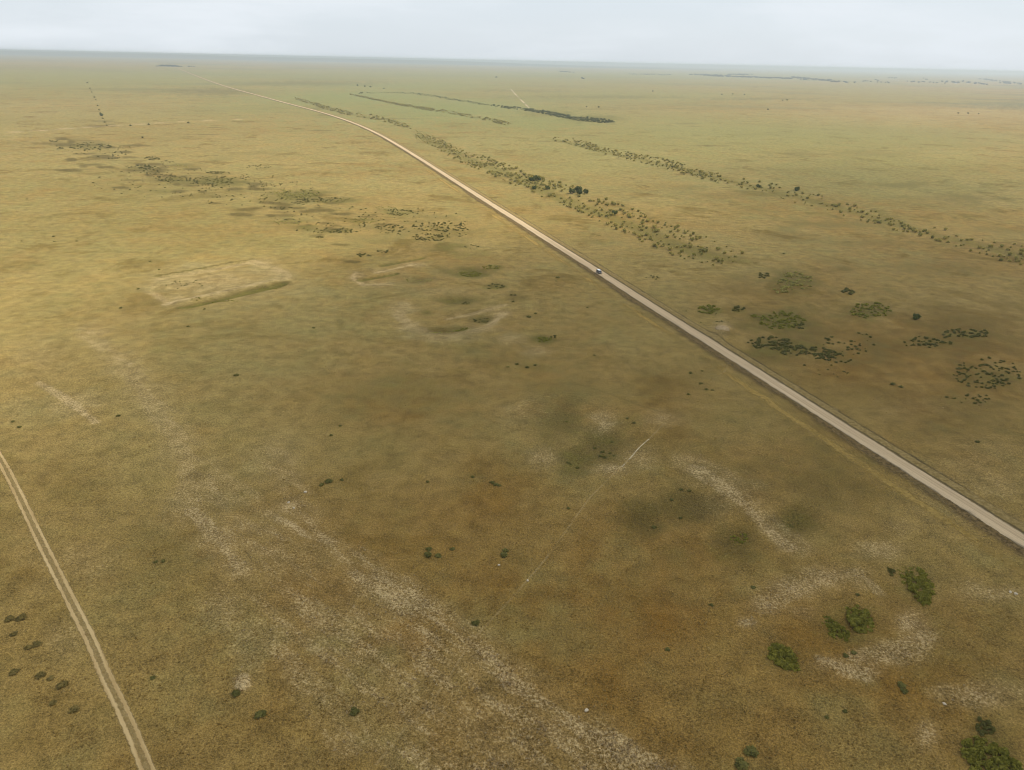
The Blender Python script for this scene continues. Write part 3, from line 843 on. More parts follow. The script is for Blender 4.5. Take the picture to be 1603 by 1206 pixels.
def belt(e0, e1, nrow, spacing, jit, keepf, hf):
    """planted rows between two surveyed edges -> list of (x, y, h)"""
    out = []
    a, L = rs(e0, 400); b, _ = rs(e1, 400)
    for j in range(nrow):
        t = (j + .5) / nrow
        row = a * (1 - t) + b * t
        n = int(L / spacing)
        for i in range(n):
            u = (i + random.random() * .9) / n * 399
            k = int(u); f = u - k; p = row[k] * (1 - f) + row[min(k + 1, 399)] * f
            p = p + np.array((random.gauss(0, jit), random.gauss(0, jit)))
            s = u / 399
            cl = float(fbm(p[:1], p[1:], 28, 3, 77)[0])
            if random.random() < .78 * keepf(s) * (.3 + float(sst(.34, .62, cl))):
                out.append((p[0], p[1], hf(s) * .70 * (.5 + .9 * random.random() ** 1.5)))
    return out


def ip(*kv):
    xs = kv[0::2]; ys = kv[1::2]
    return lambda s: float(np.interp(s, xs, ys))


A1 = belt([(650, 205), (683, 215), (720, 234), (760, 246), (800, 259), (838, 277), (901, 294), (957, 315), (1005, 333), (1061, 355), (1109, 374), (1178, 403)],
          [(650, 217), (683, 233), (720, 254), (760, 271), (800, 289), (825, 300), (863, 316), (915, 337), (948, 355), (983, 372), (1050, 402), (1120, 422)],
          9, 5.2, 1.5, ip(0, .6, .4, .85, .6, .85, .95, .7, 1, .3), ip(0, 1.7, .42, 2.4, .6, 2.9, 1, 2.3))
A0 = belt([(462, 153), (494, 161), (506, 166), (552, 176), (580, 179), (612, 187), (640, 196)],
          [(462, 157), (494, 166), (506, 171), (552, 183), (580, 187), (612, 194), (640, 203)], 4, 7.0, 1.6, ip(0, .6, 1, .7), ip(0, 3.6, 1, 2.8))
B1 = belt([(866, 215), (910, 218), (935, 229), (1001, 242), (1052, 252), (1102, 267), (1168, 281), (1247, 296), (1326, 317), (1370, 333), (1421, 354), (1465, 357), (1534, 371), (1594, 384), (1690, 405)],
          [(866, 221), (910, 231), (932, 239), (1014, 258), (1060, 270), (1099, 281), (1178, 300), (1247, 319), (1307, 335), (1367, 352), (1411, 365), (1484, 384), (1528, 399), (1594, 416), (1690, 442)],
          7, 6.0, 1.8, ip(0, .6, .2, .8, .45, .8, .55, .5, .75, .5, .9, .8, 1, .8), ip(0, 2.6, .5, 2.6, 1, 2.3))
C1 = belt([(775, 165.5), (805, 168), (850, 173.5), (887, 181), (924, 184.5), (962, 190.5)], [(775, 168), (831, 175), (868, 182.7), (906, 190), (934, 193), (962, 192.6)], 7, 5.5, 2.0, ip(0, .9, 1, 1.2), ip(0, 3.0, 1, 3.6))
C0 = belt([(548, 146), (620, 144.5), (648, 145.5), (680, 149.5), (720, 156.5), (775, 165)], [(548, 147.5), (620, 146), (648, 148.5), (680, 153), (720, 160), (775, 168)], 3, 11, 2.5, ip(0, .55, 1, .8), ip(0, 3.4, 1, 3.2))
D1 = belt([(550, 148), (592, 156), (624, 162.5), (661, 167.5), (695, 172.5), (730, 179), (775, 187), (801, 194)], [(550, 149), (592, 158.5), (622, 165), (661, 172.5), (700, 178), (759, 189.5), (790, 197)], 3, 5.6, 1.2, ip(0, .6, .4, .95, 1, .85), ip(0, 4.0, 1, 3.2))

belts = [(A1, 'olive', 'olive green bushy sapling in the broad ragged belt nearest the gravel road', 'saplings of the shelter belt beside the road'),
         (B1, 'olive', 'olive green bushy sapling in the long thin belt furthest right on the plain', 'saplings of the outer shelter belt'),
         (A0, 'olive', 'small green tree in the short belt beside the bend of the road', 'trees by the road bend'),
         (D1, 'olive', 'small dark tree in the slim double row between two green strips', 'trees of the slim double row'),
         (C1, 'green', 'leafy bright green bush in the dense strip left of the open plain', 'bushes of the dense green strip'),
         (C0, 'green', 'low grey green bush in the faint far end of the green strip', 'bushes of the faint far strip')]
allt = []
for bi, (lst, *_r) in enumerate(belts):
    for (x, y, h) in lst:
        allt.append((math.hypot(x, y) / h, bi, x, y, h))
allt.sort()
print('belt trees', [len(b[0]) for b in belts])
for n, (_, bi, x, y, h) in enumerate(allt[:286]):
    put_tree(x, y, h, 'gold' if belts[bi][1] == 'olive' and random.random() < .5 else belts[bi][1], belts[bi][2], belts[bi][3], random.uniform(.85, 1.15))
rest = {}
for (_, bi, x, y, h) in allt[286:]:
    kd = belts[bi][1]
    if kd == 'olive' and random.random() < .55: kd = 'gold'
    rest.setdefault(kd, []).append((random.randrange(6), x, y, hz(x, y), random.random() * 6.28, h * random.uniform(.9, 1.3), h))
for kd, it in rest.items():
    merged('shelter_belt_trees' if kd != 'green' else 'green_strip_bushes', TREE_GEO, [MAT[kd]], it, kind='stuff',
           label='small olive trees filling out the shelter belts towards the horizon' if kd == 'olive' else 'dry yellow olive trees filling out the shelter belts towards the horizon' if kd == 'gold' else 'dense green bushes of the strip beyond the shelter belts', cat='trees')

# the taller dark trees of the road belt and the outer belt
for px, py, h, lab in [(832, 284, 5.0, 'dark tree at the upper left end of the road belt, left of a pair'), (840.5, 283, 5.8, 'tallest dark tree at the upper left end of the road belt'),
                       (896, 303, 5.4, 'dark rounded tree on the left of the tall clump halfway down the road belt'), (905, 301, 6.4, 'tallest dark tree of the clump halfway down the road belt'),
                       (907, 305, 4.8, 'short dark tree in front of the tallest one in the road belt clump'), (917, 303, 4.6, 'dark tree on the right of the tall clump in the road belt'),
                       (857, 297, 4.2, 'dark tree between the pair and the tall clump in the road belt'), (837, 297, 3.8, 'squat dark tree below the pair at the upper end of the road belt'),
                       (962, 337, 4.2, 'dark bushy tree in the middle of the road belt below the tall clump'), (1247, 299, 4.6, 'dark round tree standing out of the outer belt at its middle'),
                       (1187, 294, 3.8, 'dark tree in the outer belt left of its round dark tree'), (1434, 500, 3.2, 'dark upright bushy tree alone right of the scattered scrub'),
                       (159, 182, 6.0, 'dark tree halfway along the thin line of bushes on the left plain')]:
    x, y = P(px, py)
    put_tree(x, y, h * .82, 'green', lab, None, 1.0)
# thin line of bushes on the left plain
for i, (px, py, h) in enumerate([(137, 130, 5), (141, 139, 4), (144, 145, 3.6), (148, 153, 4), (150, 157, 3), (153, 166, 3.4), (155, 173, 3), (157, 178, 3), (161, 186, 2.6), (164, 192, 2.6), (167, 197, 2.2), (204, 197.5, 3), (233, 195.5, 3), (295, 193, 3.2)]):
    x, y = P(px, py)
    put_shrub(x, y, h * .9, 'dark', 'small dark bush on the thin line crossing the left plain' if i < 11 else 'small dark bush beside the pale field track on the left plain',
              'bushes along the thin field line' if i < 11 else 'bushes beside the pale field track', .9)

# scattered scrub: (px, py, rx, ry, count, size in metres, kind, label)
SC = [(250, 285, 110, 26, 60, 1.6, 'dark', 'L2'), (400, 300, 110, 26, 60, 1.5, 'dark', 'L3'), (520, 345, 90, 24, 50, 1.4, 'dark', 'L5'), (650, 350, 90, 24, 40, 1.3, 'dark', 'L6'), (150, 235, 70, 12, 26, 2.0, 'dark', 'L1'), (1110.7, 485.5, 18, 6, 16, 2.2, 'thick', 'R1'), (1156, 484.6, 9, 4, 6, 2.0, 'dark', 'R1'),
      (1222, 502, 38, 14, 60, 1.7, 'thick', 'R1'), (1254, 510, 12, 5, 8, 1.6, 'dark', 'R1'), (1180, 495, 5, 2, 3, 2.0, 'thick', 'R1'),
      (1205, 537, 34, 10, 34, 1.9, 'dark', 'R2'), (1250, 549, 34, 8, 26, 1.9, 'dark', 'R2'), (1296, 557, 24, 8, 20, 1.9, 'dark', 'R2'), (1310, 548, 36, 24, 16, 1.5, 'dark', 'R2'),
      (1246, 441, 30, 14, 34, 2.3, 'olive', 'R3'), (1194, 432, 10, 4, 7, 2.2, 'dark', 'R3'), (1220, 456, 20, 4, 8, 2.0, 'olive', 'R3'),
      (1362, 487, 34, 13, 28, 2.1, 'thick', 'R4'), (1324, 458, 12, 4, 5, 2.6, 'dark', 'R4'), (1512, 523, 44, 7, 30, 1.7, 'dark', 'R5'), (1450, 536, 44, 9, 24, 1.7, 'dark', 'R5'),
      (1545, 585, 54, 24, 64, 1.4, 'dark', 'R6'), (1520, 625, 40, 8, 10, 1.2, 'dark', 'R6'), (1350, 540, 20, 20, 10, 1.4, 'dark', 'R4'),
      (136, 229, 30, 6, 26, 2.4, 'dark', 'L1'), (165, 232, 12, 5, 10, 2.4, 'dark', 'L1'), (178, 246, 10, 7, 8, 2.2, 'dark', 'L1'), (84, 221, 8, 2, 5, 2.4, 'dark', 'L1'), (96, 233, 3, 1.5, 3, 2.6, 'dark', 'L1'),
      (218, 262, 22, 4, 26, 2.0, 'dark', 'L2'), (240, 248, 14, 3, 14, 2.2, 'dark', 'L2'), (238, 268, 14, 8, 16, 1.8, 'dark', 'L2'), (272, 280, 28, 6, 26, 1.8, 'dark', 'L2'), (285, 262, 20, 4, 12, 1.8, 'olive', 'L2'), (260, 254, 12, 5, 8, 1.8, 'dark', 'L2'),
      (330, 284, 42, 8, 64, 1.7, 'dark', 'L3'), (342, 271, 20, 2, 16, 1.8, 'dark', 'L3'), (382, 278, 14, 5, 10, 1.6, 'dark', 'L3'), (415, 289, 30, 4, 16, 1.4, 'dark', 'L3'), (404, 262, 20, 4, 12, 1.8, 'dark', 'L3'),
      (462, 304, 40, 8, 60, 1.7, 'olive', 'L4'), (510, 313, 40, 4, 34, 1.6, 'dark', 'L4'), (468, 317, 16, 4, 14, 1.5, 'dark', 'L4'), (425, 314, 26, 5, 14, 1.4, 'dark', 'L4'), (440, 326, 20, 3, 8, 1.4, 'dark', 'L4'), (500, 372, 6, 2, 5, 1.4, 'dark', 'L4'),
      (452, 349, 26, 3, 16, 1.3, 'olive', 'L4'), (530, 362, 28, 4, 24, 1.4, 'dark', 'L5'), (625, 333, 22, 5, 26, 1.5, 'dark', 'L5'), (604, 326, 18, 3, 12, 1.4, 'olive', 'L5'), (569, 346, 22, 4, 18, 1.3, 'olive', 'L5'),
      (612, 358, 26, 7, 24, 1.5, 'dark', 'L6'), (690, 356, 44, 8, 44, 1.6, 'dark', 'L6'), (676, 372, 30, 7, 34, 1.5, 'dark', 'L6'), (722, 362, 12, 10, 12, 1.4, 'dark', 'L6'), (568, 401, 12, 4, 8, 1.4, 'dark', 'L6'), (600, 394, 10, 4, 7, 1.3, 'dark', 'L6'),
      (736, 428, 20, 5, 34, 1.3, 'thick', 'L7'), (770, 419, 16, 3, 14, 1.2, 'thick', 'L7'), (740, 387, 14, 3, 6, 1.2, 'dark', 'L7'), (775, 448, 16, 5, 12, 1.2, 'dark', 'L7'), (655, 439, 22, 5, 10, 1.0, 'olive', 'L7'),
      (720, 515, 12, 3, 12, 1.1, 'thick', 'L8'), (692, 519, 26, 3, 10, .9, 'olive', 'L8'), (755, 500, 14, 5, 10, 1.0, 'dark', 'L8'), (728, 474, 8, 3, 6, 1.0, 'dark', 'L8'), (851, 532, 11, 4, 14, 1.1, 'thick', 'L9'), (866, 528, 5, 2, 3, 1.2, 'dark', 'L9'),
      (1130, 505, 12, 3, 3, .9, 'dark', 'R7'), (1095, 498, 40, 20, 6, .8, 'dark', 'R7'), (1300, 578, 50, 14, 8, .9, 'dark', 'R6'), (1020, 436, 14, 3, 5, 1.2, 'dark', 'R7'),
      (340, 470, 46, 3, 22, .8, 'thick', 'L10'), (420, 450, 22, 2, 12, .8, 'thick', 'L10'), (290, 446, 30, 8, 12, .8, 'dark', 'L10'), (1158, 838, 14, 8, 16, .7, 'thick', 'N1'), (1240, 812, 14, 8, 8, .5, 'dark', 'N1')]
LAB = {'R1': ('low green bush in the matted scrub patch right of the pale gravel pile', 'scrub patch right of the gravel pile'),
       'R2': ('dark low bush in the scattered band of scrub nearest the road on its right', 'scattered scrub band right of the road'),
       'R3': ('olive bush in the loose clump between the road belt end and the gravel pile', 'loose clump beyond the gravel pile'),
       'R4': ('green bush in the short diagonal clump left of the lone upright bush', 'short diagonal clump of bushes'),
       'R5': ('small dark bush in the thin dark line towards the right edge of the plain', 'thin dark line of bushes'),
       'R6': ('tiny dark bush sprinkled over the turf at the right edge above the road', 'bushes sprinkled at the right edge'),
       'R7': ('tiny dark bush close to the right verge of the gravel road', 'bushes close to the right verge'),
       'L1': ('tiny dark bush in the arc of scrub just below the pale field track', 'arc of scrub below the field track'),
       'L2': ('tiny dark bush in the loose scatter left of the grey green scrub patches', 'loose scatter on the left plain'),
       'L3': ('tiny dark bush in the left one of two grey green scrub patches', 'left scrub patch of the plain'),
       'L4': ('tiny dark bush in the right one of two grey green scrub patches', 'right scrub patch of the plain'),
       'L5': ('small bush in the faint patches between the scrub patch and the dotted scrub', 'faint patches of bushes'),
       'L6': ('small round dark bush in the dotted scrub above the old earthworks', 'dotted scrub above the earthworks'),
       'L7': ('low bush in the bright green patch left of the van on the road', 'green patch left of the van'),
       'L8': ('low bush inside the pale ring of the old earthwork below the green patch', 'bushes in the ring earthwork'),
       'L9': ('low dark green bush in the small thicket right of the pale ring earthwork', 'small thicket right of the ring'),
       'L10': ('low bush in the ditches of the rectangular earthwork on the left', 'bushes of the rectangular earthwork'),
       'N1': ('low bush in the dark hollows beside the pale stony strip', 'bushes in the dark hollows')}
cand = []
for (px, py, rx, ry, n, size, kd, lb) in SC:
    k = 0; n = int(n * 1.9); size *= .64
    while k < n:
        u, v = random.uniform(-1, 1), random.uniform(-1, 1)
        if u * u + v * v > 1: continue
        x, y = P(px + u * rx, py + v * ry); k += 1
        cand.append([math.hypot(x, y), x, y, size * random.uniform(.55, 1.25), kd, lb])
cand.sort(key=lambda c: c[0] / c[3])
print('scrub', len(cand))
NIND = 205
for d, x, y, s, kd, lb in cand[:NIND]:
    put_shrub(x, y, s, kd, LAB[lb][0], LAB[lb][1], random.uniform(.5, .75))
rest = {}
for d, x, y, s, kd, lb in cand[NIND:]:
    rest.setdefault(kd, []).append((random.randrange(5), x, y, hz(x, y), random.random() * 6.28, s, s * random.uniform(.5, .75)))
SL = {'dark': 'dark dotted scrub spread thinly over the plain on both sides of the road', 'olive': 'olive dotted scrub in loose patches on the plain', 'thick': 'green matted scrub in the damp patches of the plain'}
for kd, it in rest.items():
    merged('scrub', SHRUB_GEO, [MAT[kd]], it, kind='stuff', label=SL[kd], cat='scrub')

# lone shrubs of the foreground: (px, py, size m, label, group)
LN = [(532.6, 667, .8, 'upper of two tiny dark shrubs alone in the brown middle turf', None), (518, 682, .9, 'lower of two tiny dark shrubs alone in the brown middle turf', None),
      (513, 755, 1.9, 'round dark shrub with a smaller one hugging its left side', None), (503, 760, 1.1, 'small dark shrub hugging the left of a round dark shrub', None), (535, 751.5, .9, 'tiny dark shrub just right of the round dark shrub', None),
      (669, 754.6, .8, 'tiny dark shrub left of the dark spot by the brown middle turf', None), (739, 747, 1.0, 'single small dark shrub above the pale footpath, left of a flat cluster', None),
      (771, 756, 1.1, 'low shrub of the flat loose cluster in the middle turf', 'flat loose cluster in the middle turf'), (777, 759, 1.2, 'low shrub of the flat loose cluster in the middle turf', 'flat loose cluster in the middle turf'), (782, 760.5, .9, 'low shrub of the flat loose cluster in the middle turf', 'flat loose cluster in the middle turf'),
      (889.4, 796, .8, 'tiny dark shrub touching the thin pale footpath', None), (673, 860, 1.3, 'top shrub of the tight trio of round dark shrubs', None), (670, 869, 1.6, 'left and largest shrub of the tight trio of round dark shrubs', None),
      (685, 871, 1.4, 'right shrub of the tight trio of round dark shrubs', None), (709, 860, 1.0, 'small round shrub just right of the tight trio', None), (790.5, 863, 1.3, 'upper shrub of a stacked pair right of the trio', None), (789, 869, 1.6, 'lower shrub of a stacked pair right of the trio', None),
      (744, 977, 1.3, 'single dark shrub beside the lower end of the pale footpath', None), (1024, 818, 1.2, 'dark shrub at the edge of the left dark hollow', None), (555, 1117, 1.4, 'soft dark shrub in the pale dry strip near the bottom edge', None), (1045, 1017, .9, 'tiny dark shrub alone left of the big green thickets', None),
      (931, 695, 1.0, None, 'H'), (943.7, 702, 1.1, None, 'H'), (958, 686, .9, None, 'H'), (941, 710, 1.1, None, 'H'), (946, 713, 1.2, None, 'H'), (961, 710.6, .8, None, 'H'), (955, 705, .8, None, 'H'), (890, 720, .9, None, 'H2'), (894, 723, .8, None, 'H2'), (904, 729.5, 1.0, None, 'H2'),
      (982, 655, .9, None, 'H3'), (992.7, 662, .9, None, 'H3'), (887, 656, .8, None, 'H3'), (1080.6, 584.5, 1.2, None, 'K'), (1078, 618, 1.2, None, 'K'), (1097, 600.6, 1.2, None, 'K'), (1099, 581, .9, None, 'K'), (1105, 610, 1.2, None, 'K'), (1115, 611, .9, None, 'K'), (930.6, 556.6, .9, None, 'K'),
      (1067, 764, .9, None, 'H4'), (1079, 765, .9, None, 'H4'), (1052, 779, .9, None, 'H4'), (1067, 807, .9, None, 'H4'),
      (1398, 602, 1.6, 'left of two dark shrubs alone right of the road', None), (1410.5, 606, 1.5, 'right of two dark shrubs alone right of the road', None), (1531, 693, 1.2, 'single dark shrub near the right edge just above the road', None),
      (16, 970, 1.6, None, 'T'), (33.6, 970, 1.6, None, 'T'), (22, 995, 1.1, None, 'T'), (60, 1011, 1.5, None, 'T'), (46, 1016, 1.1, None, 'T'), (22, 1054, 1.5, None, 'T'), (65, 1059, 1.5, None, 'T'), (80.6, 1064, 1.1, None, 'T'), (97, 1075, 1.5, None, 'T'), (84, 1102, 1.1, None, 'T'), (117, 1112, 1.4, None, 'T'),
      (241, 1063, .9, 'tiny dark shrub right of the twin rut track near the bottom', None), (369, 1088, 1.4, 'dark ragged shrub against the bright pale dust patch', None), (406.6, 1121, 1.6, 'round dark shrub below right of the bright pale dust patch', None), (243.6, 881, .8, 'left of two tiny dark specks of shrub on brown turf', None), (255.6, 880, .8, 'right of two tiny dark specks of shrub on brown turf', None),
      (1179, 921, 1.0, 'dark shrub left of the pale stony ring', None), (1114, 948, .8, 'tiny shrub further left of the pale stony ring', None), (1412, 1075, 1.4, 'upper of two olive shrubs below the pale stony ring', None), (1417, 1084, 1.2, 'lower of two olive shrubs below the pale stony ring', None), (1322.5, 1115, .7, 'tiny shrub between the round bottom shrub and the corner thicket', None), (1294, 1125, .7, 'tiny shrub right of the round bottom shrub', None),
      (1176, 1177, 2.0, 'round olive shrub near the bottom edge right of the middle', None), (1162, 1200, 2.0, 'olive shrub cut by the bottom edge below the round one', None), (1336, 1022, 1.0, 'right small shrub below the middle green thicket', None), (1324, 1027, .9, 'left small shrub below the middle green thicket', None), (1343, 930, .8, 'tiny shrub above the middle green thicket', None),
      (370.6, 588.5, 1.4, 'single dark shrub in the golden turf below the rectangular earthwork', None), (490.6, 514, 1.2, 'single dark shrub in the golden turf right of the rectangular earthwork', None), (185, 652, 1.1, 'thin dark shrub between the pale streaks on the left', None), (20.6, 661, .9, 'upper small shrub at the left edge above the track', None), (31, 670, 1.0, 'lower small shrub at the left edge above the track', None),
      (83.5, 371, 1.5, None, 'W'), (85, 378.5, 1.2, None, 'W'), (120, 378, 1.2, None, 'W'), (34, 378, 1.0, None, 'W'), (42.5, 312, 1.4, None, 'W'), (190, 482.5, 1.2, 'dark shrub left below the rectangular earthwork', None), (320, 484, 1.0, 'dark shrub just below the rectangular earthwork ditch', None), (294.6, 511.5, 1.1, 'dark shrub further below the rectangular earthwork', None),
      (235, 410, 1.1, None, 'E'), (249, 422.6, 1.0, None, 'E'), (216, 452.5, 1.3, None, 'E'), (873, 436, 1.8, 'dark upright shrub left of the van on the road', None), (870, 441, 1.0, 'tiny shrub below the upright shrub left of the van', None), (800, 463, 1.3, None, 'F'), (806, 463, 1.1, None, 'F'), (804, 473, 1.3, None, 'F'), (828, 497, 1.6, None, 'F2'), (838, 491.5, 1.2, None, 'F2'),
      (795, 575, 1.0, None, 'F3'), (810, 571, 1.3, None, 'F3'), (825, 576, 1.4, None, 'F3'), (838, 572, 1.2, None, 'F3'), (920, 482, 1.0, 'tiny dark shrub left of the road below the van', None), (1227, 398, 1.4, 'small pale brown shrub alone beyond the end of the road belt', None)]
GL = {'H': ('small dark shrub in the loose cluster of the middle dark hollow', 'cluster in the middle hollow'), 'H2': ('small dark shrub on the left rim of the middle dark hollow', 'shrubs on the hollow rim'),
      'H3': ('small dark shrub above the middle dark hollow', 'shrubs above the middle hollow'), 'H4': ('small dark shrub in the hollow left of the pale stony strip', 'shrubs of the left hollow'),
      'K': ('small dark shrub on the turf left of the road bend in the footpath', 'shrubs left of the road'), 'T': ('low dark shrub left of the twin rut track in the bottom corner', 'shrubs left of the track'),
      'W': ('small dark shrub on the grey green turf at the left edge', 'shrubs at the left edge'), 'E': ('small dark shrub outside the rectangular earthwork on its left', 'shrubs by the rectangular earthwork'),
      'F': ('small dark shrub in the brown spot below the green patch', 'shrubs in the brown spot'), 'F2': ('dark shrub of the slanting pair above the small thicket', 'slanting pair of shrubs'), 'F3': ('dark shrub in the short curved row left of the dark trail', 'short curved row of shrubs')}
GLT = {'T': 1, 'shrubs left of the track': 1}
for px, py, s, lb, gp in LN:
    x, y = P(px, py)
    if lb is None: lb, gp = GL[gp]
    put_shrub(x, y, s * .9, 'tuft' if GLT.get(gp) else 'dark', lb, gp, random.uniform(.42, .6))


# the big foreground thickets: one continuous mound of growth each
def thicket(poly, n, size, label, seed, kind='thick'):
    q = random.Random(seed); W = PP(poly); c = W.mean(0); lobes = []
    lo, hi = W.min(0), W.max(0)

    def inside(p):
        r = False; j = len(W) - 1
        for i in range(len(W)):
            if (W[i][1] > p[1]) != (W[j][1] > p[1]) and p[0] < (W[j][0] - W[i][0]) * (p[1] - W[i][1]) / (W[j][1] - W[i][1]) + W[i][0]: r = not r
            j = i
        return r
    k = 0
    n = int(n * 2.2); size *= .72
    while len(lobes) < n and k < 20000:
        k += 1
        p = (q.uniform(lo[0], hi[0]), q.uniform(lo[1], hi[1]))
        if not inside(p): continue
        s = size * q.uniform(.5, 1.2)
        lobes.append((p[0] - c[0], p[1] - c[1], s * q.uniform(.1, .4), s * .62, s * .58, s * q.uniform(.3, .6)))
    geo = crown(lobes, 46, size * .26, seed)
    link('shrub_thicket', tmpl_mesh('thicket', geo, MAT[kind]), label, 'thicket', loc=(c[0], c[1], hz(*c) + .05))


thicket([(1202, 1012), (1212, 1003), (1228, 1006), (1240, 1016), (1253, 1030), (1254, 1050), (1244, 1052), (1225, 1040), (1206, 1026)], 62, 1.3, 'compact oval green thicket left of the pale stony ring', 1)
thicket([(1327, 945), (1342, 943), (1360, 952), (1368, 970), (1369, 986), (1352, 986), (1336, 978), (1330, 960)], 46, 1.25, 'dense green thicket inside the pale stony ring, its right half', 2)
thicket([(1284, 950), (1296, 952), (1310, 968), (1330, 982), (1330, 1000), (1312, 1006), (1298, 992), (1288, 972)], 38, 1.0, 'gappy green thicket inside the pale stony ring, its left half', 3)
thicket([(1404, 890), (1420, 882), (1440, 884), (1456, 898), (1464, 914), (1462, 928), (1444, 928), (1426, 918), (1412, 904)], 60, 1.25, 'large dark green thicket above right of the pale stony ring', 4)
thicket([(1432, 924), (1462, 926), (1456, 944), (1446, 948), (1436, 940)], 18, 1.0, 'small brownish thicket below the large dark green one', 5)
thicket([(1504, 1165), (1530, 1155), (1556, 1165), (1576, 1180), (1596, 1200), (1600, 1225), (1530, 1225), (1508, 1190)], 70, 1.3, 'big green thicket filling the bottom right corner', 6)
thicket([(1524, 1126), (1540, 1128), (1556, 1134), (1560, 1148), (1536, 1152), (1526, 1140)], 16, .8, 'sparse brown scrub just above the corner thicket', 7, 'dark')
thicket([(1388, 888), (1398, 890), (1404, 898), (1396, 900)], 6, .8, 'small dark tail of scrub left of the large dark green thicket', 8, 'dark')

# straw tussocks on the thin pale ground: real blades, uncounted
keepm = []
pv = pale.copy(); dist = np.hypot(X, Y)
n_try = 150000
ax = rng.uniform(-.72, .72, n_try); dd = 1.0 / rng.uniform(1 / 420.0, 1 / 88.0, n_try)
tx, ty = dd * np.sin(ax), dd * np.cos(ax)
ri = np.clip(np.searchsorted(rows, dd), 0, nr - 1); ai = np.clip(np.searchsorted(az, ax), 0, na - 1)
pl = pale.reshape(nr, na)[ri, ai]
cl = fbm(tx, ty, 3.2, 3, 91)
ok = (rng.random(n_try) < np.clip(pl * 1.25, 0, 1) ** 2.4 * sst(.42, .68, cl) * .42)
tx, ty = tx[ok], ty[ok]; nT = len(tx)
print('tussocks', nT)
tz = height(tx, ty)
V = []; Q = []
sz = rng.uniform(.12, .34, nT)
for k in range(3):
    th = rng.uniform(0, math.pi, nT); dx, dy = np.cos(th) * sz * .7, np.sin(th) * sz * .7
    lx, ly = rng.normal(0, .35, nT) * sz, rng.normal(0, .35, nT) * sz
    hh = sz * rng.uniform(.6, 1.1, nT)
    q = np.stack([np.stack([tx - dx * .5, ty - dy * .5, tz - .02], 1), np.stack([tx + dx * .5, ty + dy * .5, tz - .02], 1),
                  np.stack([tx + dx + lx, ty + dy + ly, tz + hh], 1), np.stack([tx - dx + lx, ty - dy + ly, tz + hh * .9], 1)], 1)
    V.append(q.reshape(-1, 3))
V = np.vstack(V); tint = np.stack([np.repeat(rng.random(nT * 3), 4), np.zeros(len(V)), np.zeros(len(V)), np.ones(len(V))], 1)
link('dry_grass', np_mesh('dry_grass', V, [np.arange(len(V)).reshape(-1, 4)], [m_straw], tint=tint), 'bleached straw tussocks on the thin stony patches of the foreground', 'grass', kind='stuff')

# turf tussocks of the foreground: real blades, uncounted
m_tussock = foliage_mat('turf_blades', (.265, .172, .046), (.480, .340, .110), (.58, .44, .20), .5)
n_try = 150000
ax = rng.uniform(-.72, .72, n_try); dd = 1.0 / rng.uniform(1 / 330.0, 1 / 88.0, n_try)
tx, ty = dd * np.sin(ax), dd * np.cos(ax)
trk = np.min(np.hypot(tx[:, None] - tl[None, ::2, 0], ty[:, None] - tl[None, ::2, 1]), 1)
ok = (trk > 2.0) & (rng.random(n_try) < .15 + .6 * sst(.40, .66, fbm(tx, ty, 5.0, 4, 93)))
tx, ty = tx[ok], ty[ok]; nT = len(tx); tz = height(tx, ty); V = []
sz = rng.uniform(.08, .22, nT) * (.7 + .9 * rng.random(nT) ** 4)
for k in range(3):
    th = rng.uniform(0, math.pi, nT); dx, dy = np.cos(th) * sz * .6, np.sin(th) * sz * .6
    lx, ly = rng.normal(0, .4, nT) * sz, rng.normal(0, .4, nT) * sz
    hh = sz * rng.uniform(.5, 1.1, nT)
    q_ = np.stack([np.stack([tx - dx * .6, ty - dy * .6, tz - .02], 1), np.stack([tx + dx * .6, ty + dy * .6, tz - .02], 1),
                   np.stack([tx + dx + lx, ty + dy + ly, tz + hh], 1), np.stack([tx - dx + lx, ty - dy + ly, tz + hh * .9], 1)], 1)
    V.append(q_.reshape(-1, 3))
V = np.vstack(V); t1 = np.tile(rng.random(nT), 3); t2 = np.tile(rng.random(nT) ** 3, 3)
tint = np.stack([np.repeat(t1, 4), np.repeat(t2, 4), np.zeros(len(V)), np.ones(len(V))], 1)
link('grass_tussocks', np_mesh('grass_tussocks', V, [np.arange(len(V)).reshape(-1, 4)], [m_tussock], tint=tint), 'brown and straw coloured grass tussocks over the near steppe', 'grass', kind='stuff')

# pale stones
m_stone = simple('pale_stone', (.48, .39, .26), (.66, .55, .40), .9, 2)
for i, (px, py, s, lb) in enumerate([(478, 771, .9, 'pale stone on the right of the white specked patch'), (452, 787, .7, 'pale stone at the top of the white specked patch'), (460, 796, .6, 'pale stone low in the white specked patch'),
                                     (918, 1113, .8, 'pale stone at the edge of the dry strip near the bottom'), (1478, 1103, .7, 'pale stone left of the stony strip in the lower right'), (781, 885, .6, 'single pale stone below the stacked pair of shrubs'),
                                     (826, 909, .6, 'pale stone on the thin footpath'), (1590, 931, .8, 'pale stone at the right edge below the road'), (1581, 928, .7, 'pale stone left of the one at the right edge')]):
    r = np.random.default_rng(200 + i)
    v = ICO_V * (1 + .4 * (r.random(len(ICO_V)) - .5))[:, None] * np.array((s * .6, s * .45, s * .35))
    x, y = P(px, py)
    link('stone', np_mesh('stone', v, [ICO_F], [m_stone]), lb, 'stone', loc=(x, y, hz(x, y) + s * .12), rz=i * 1.3)
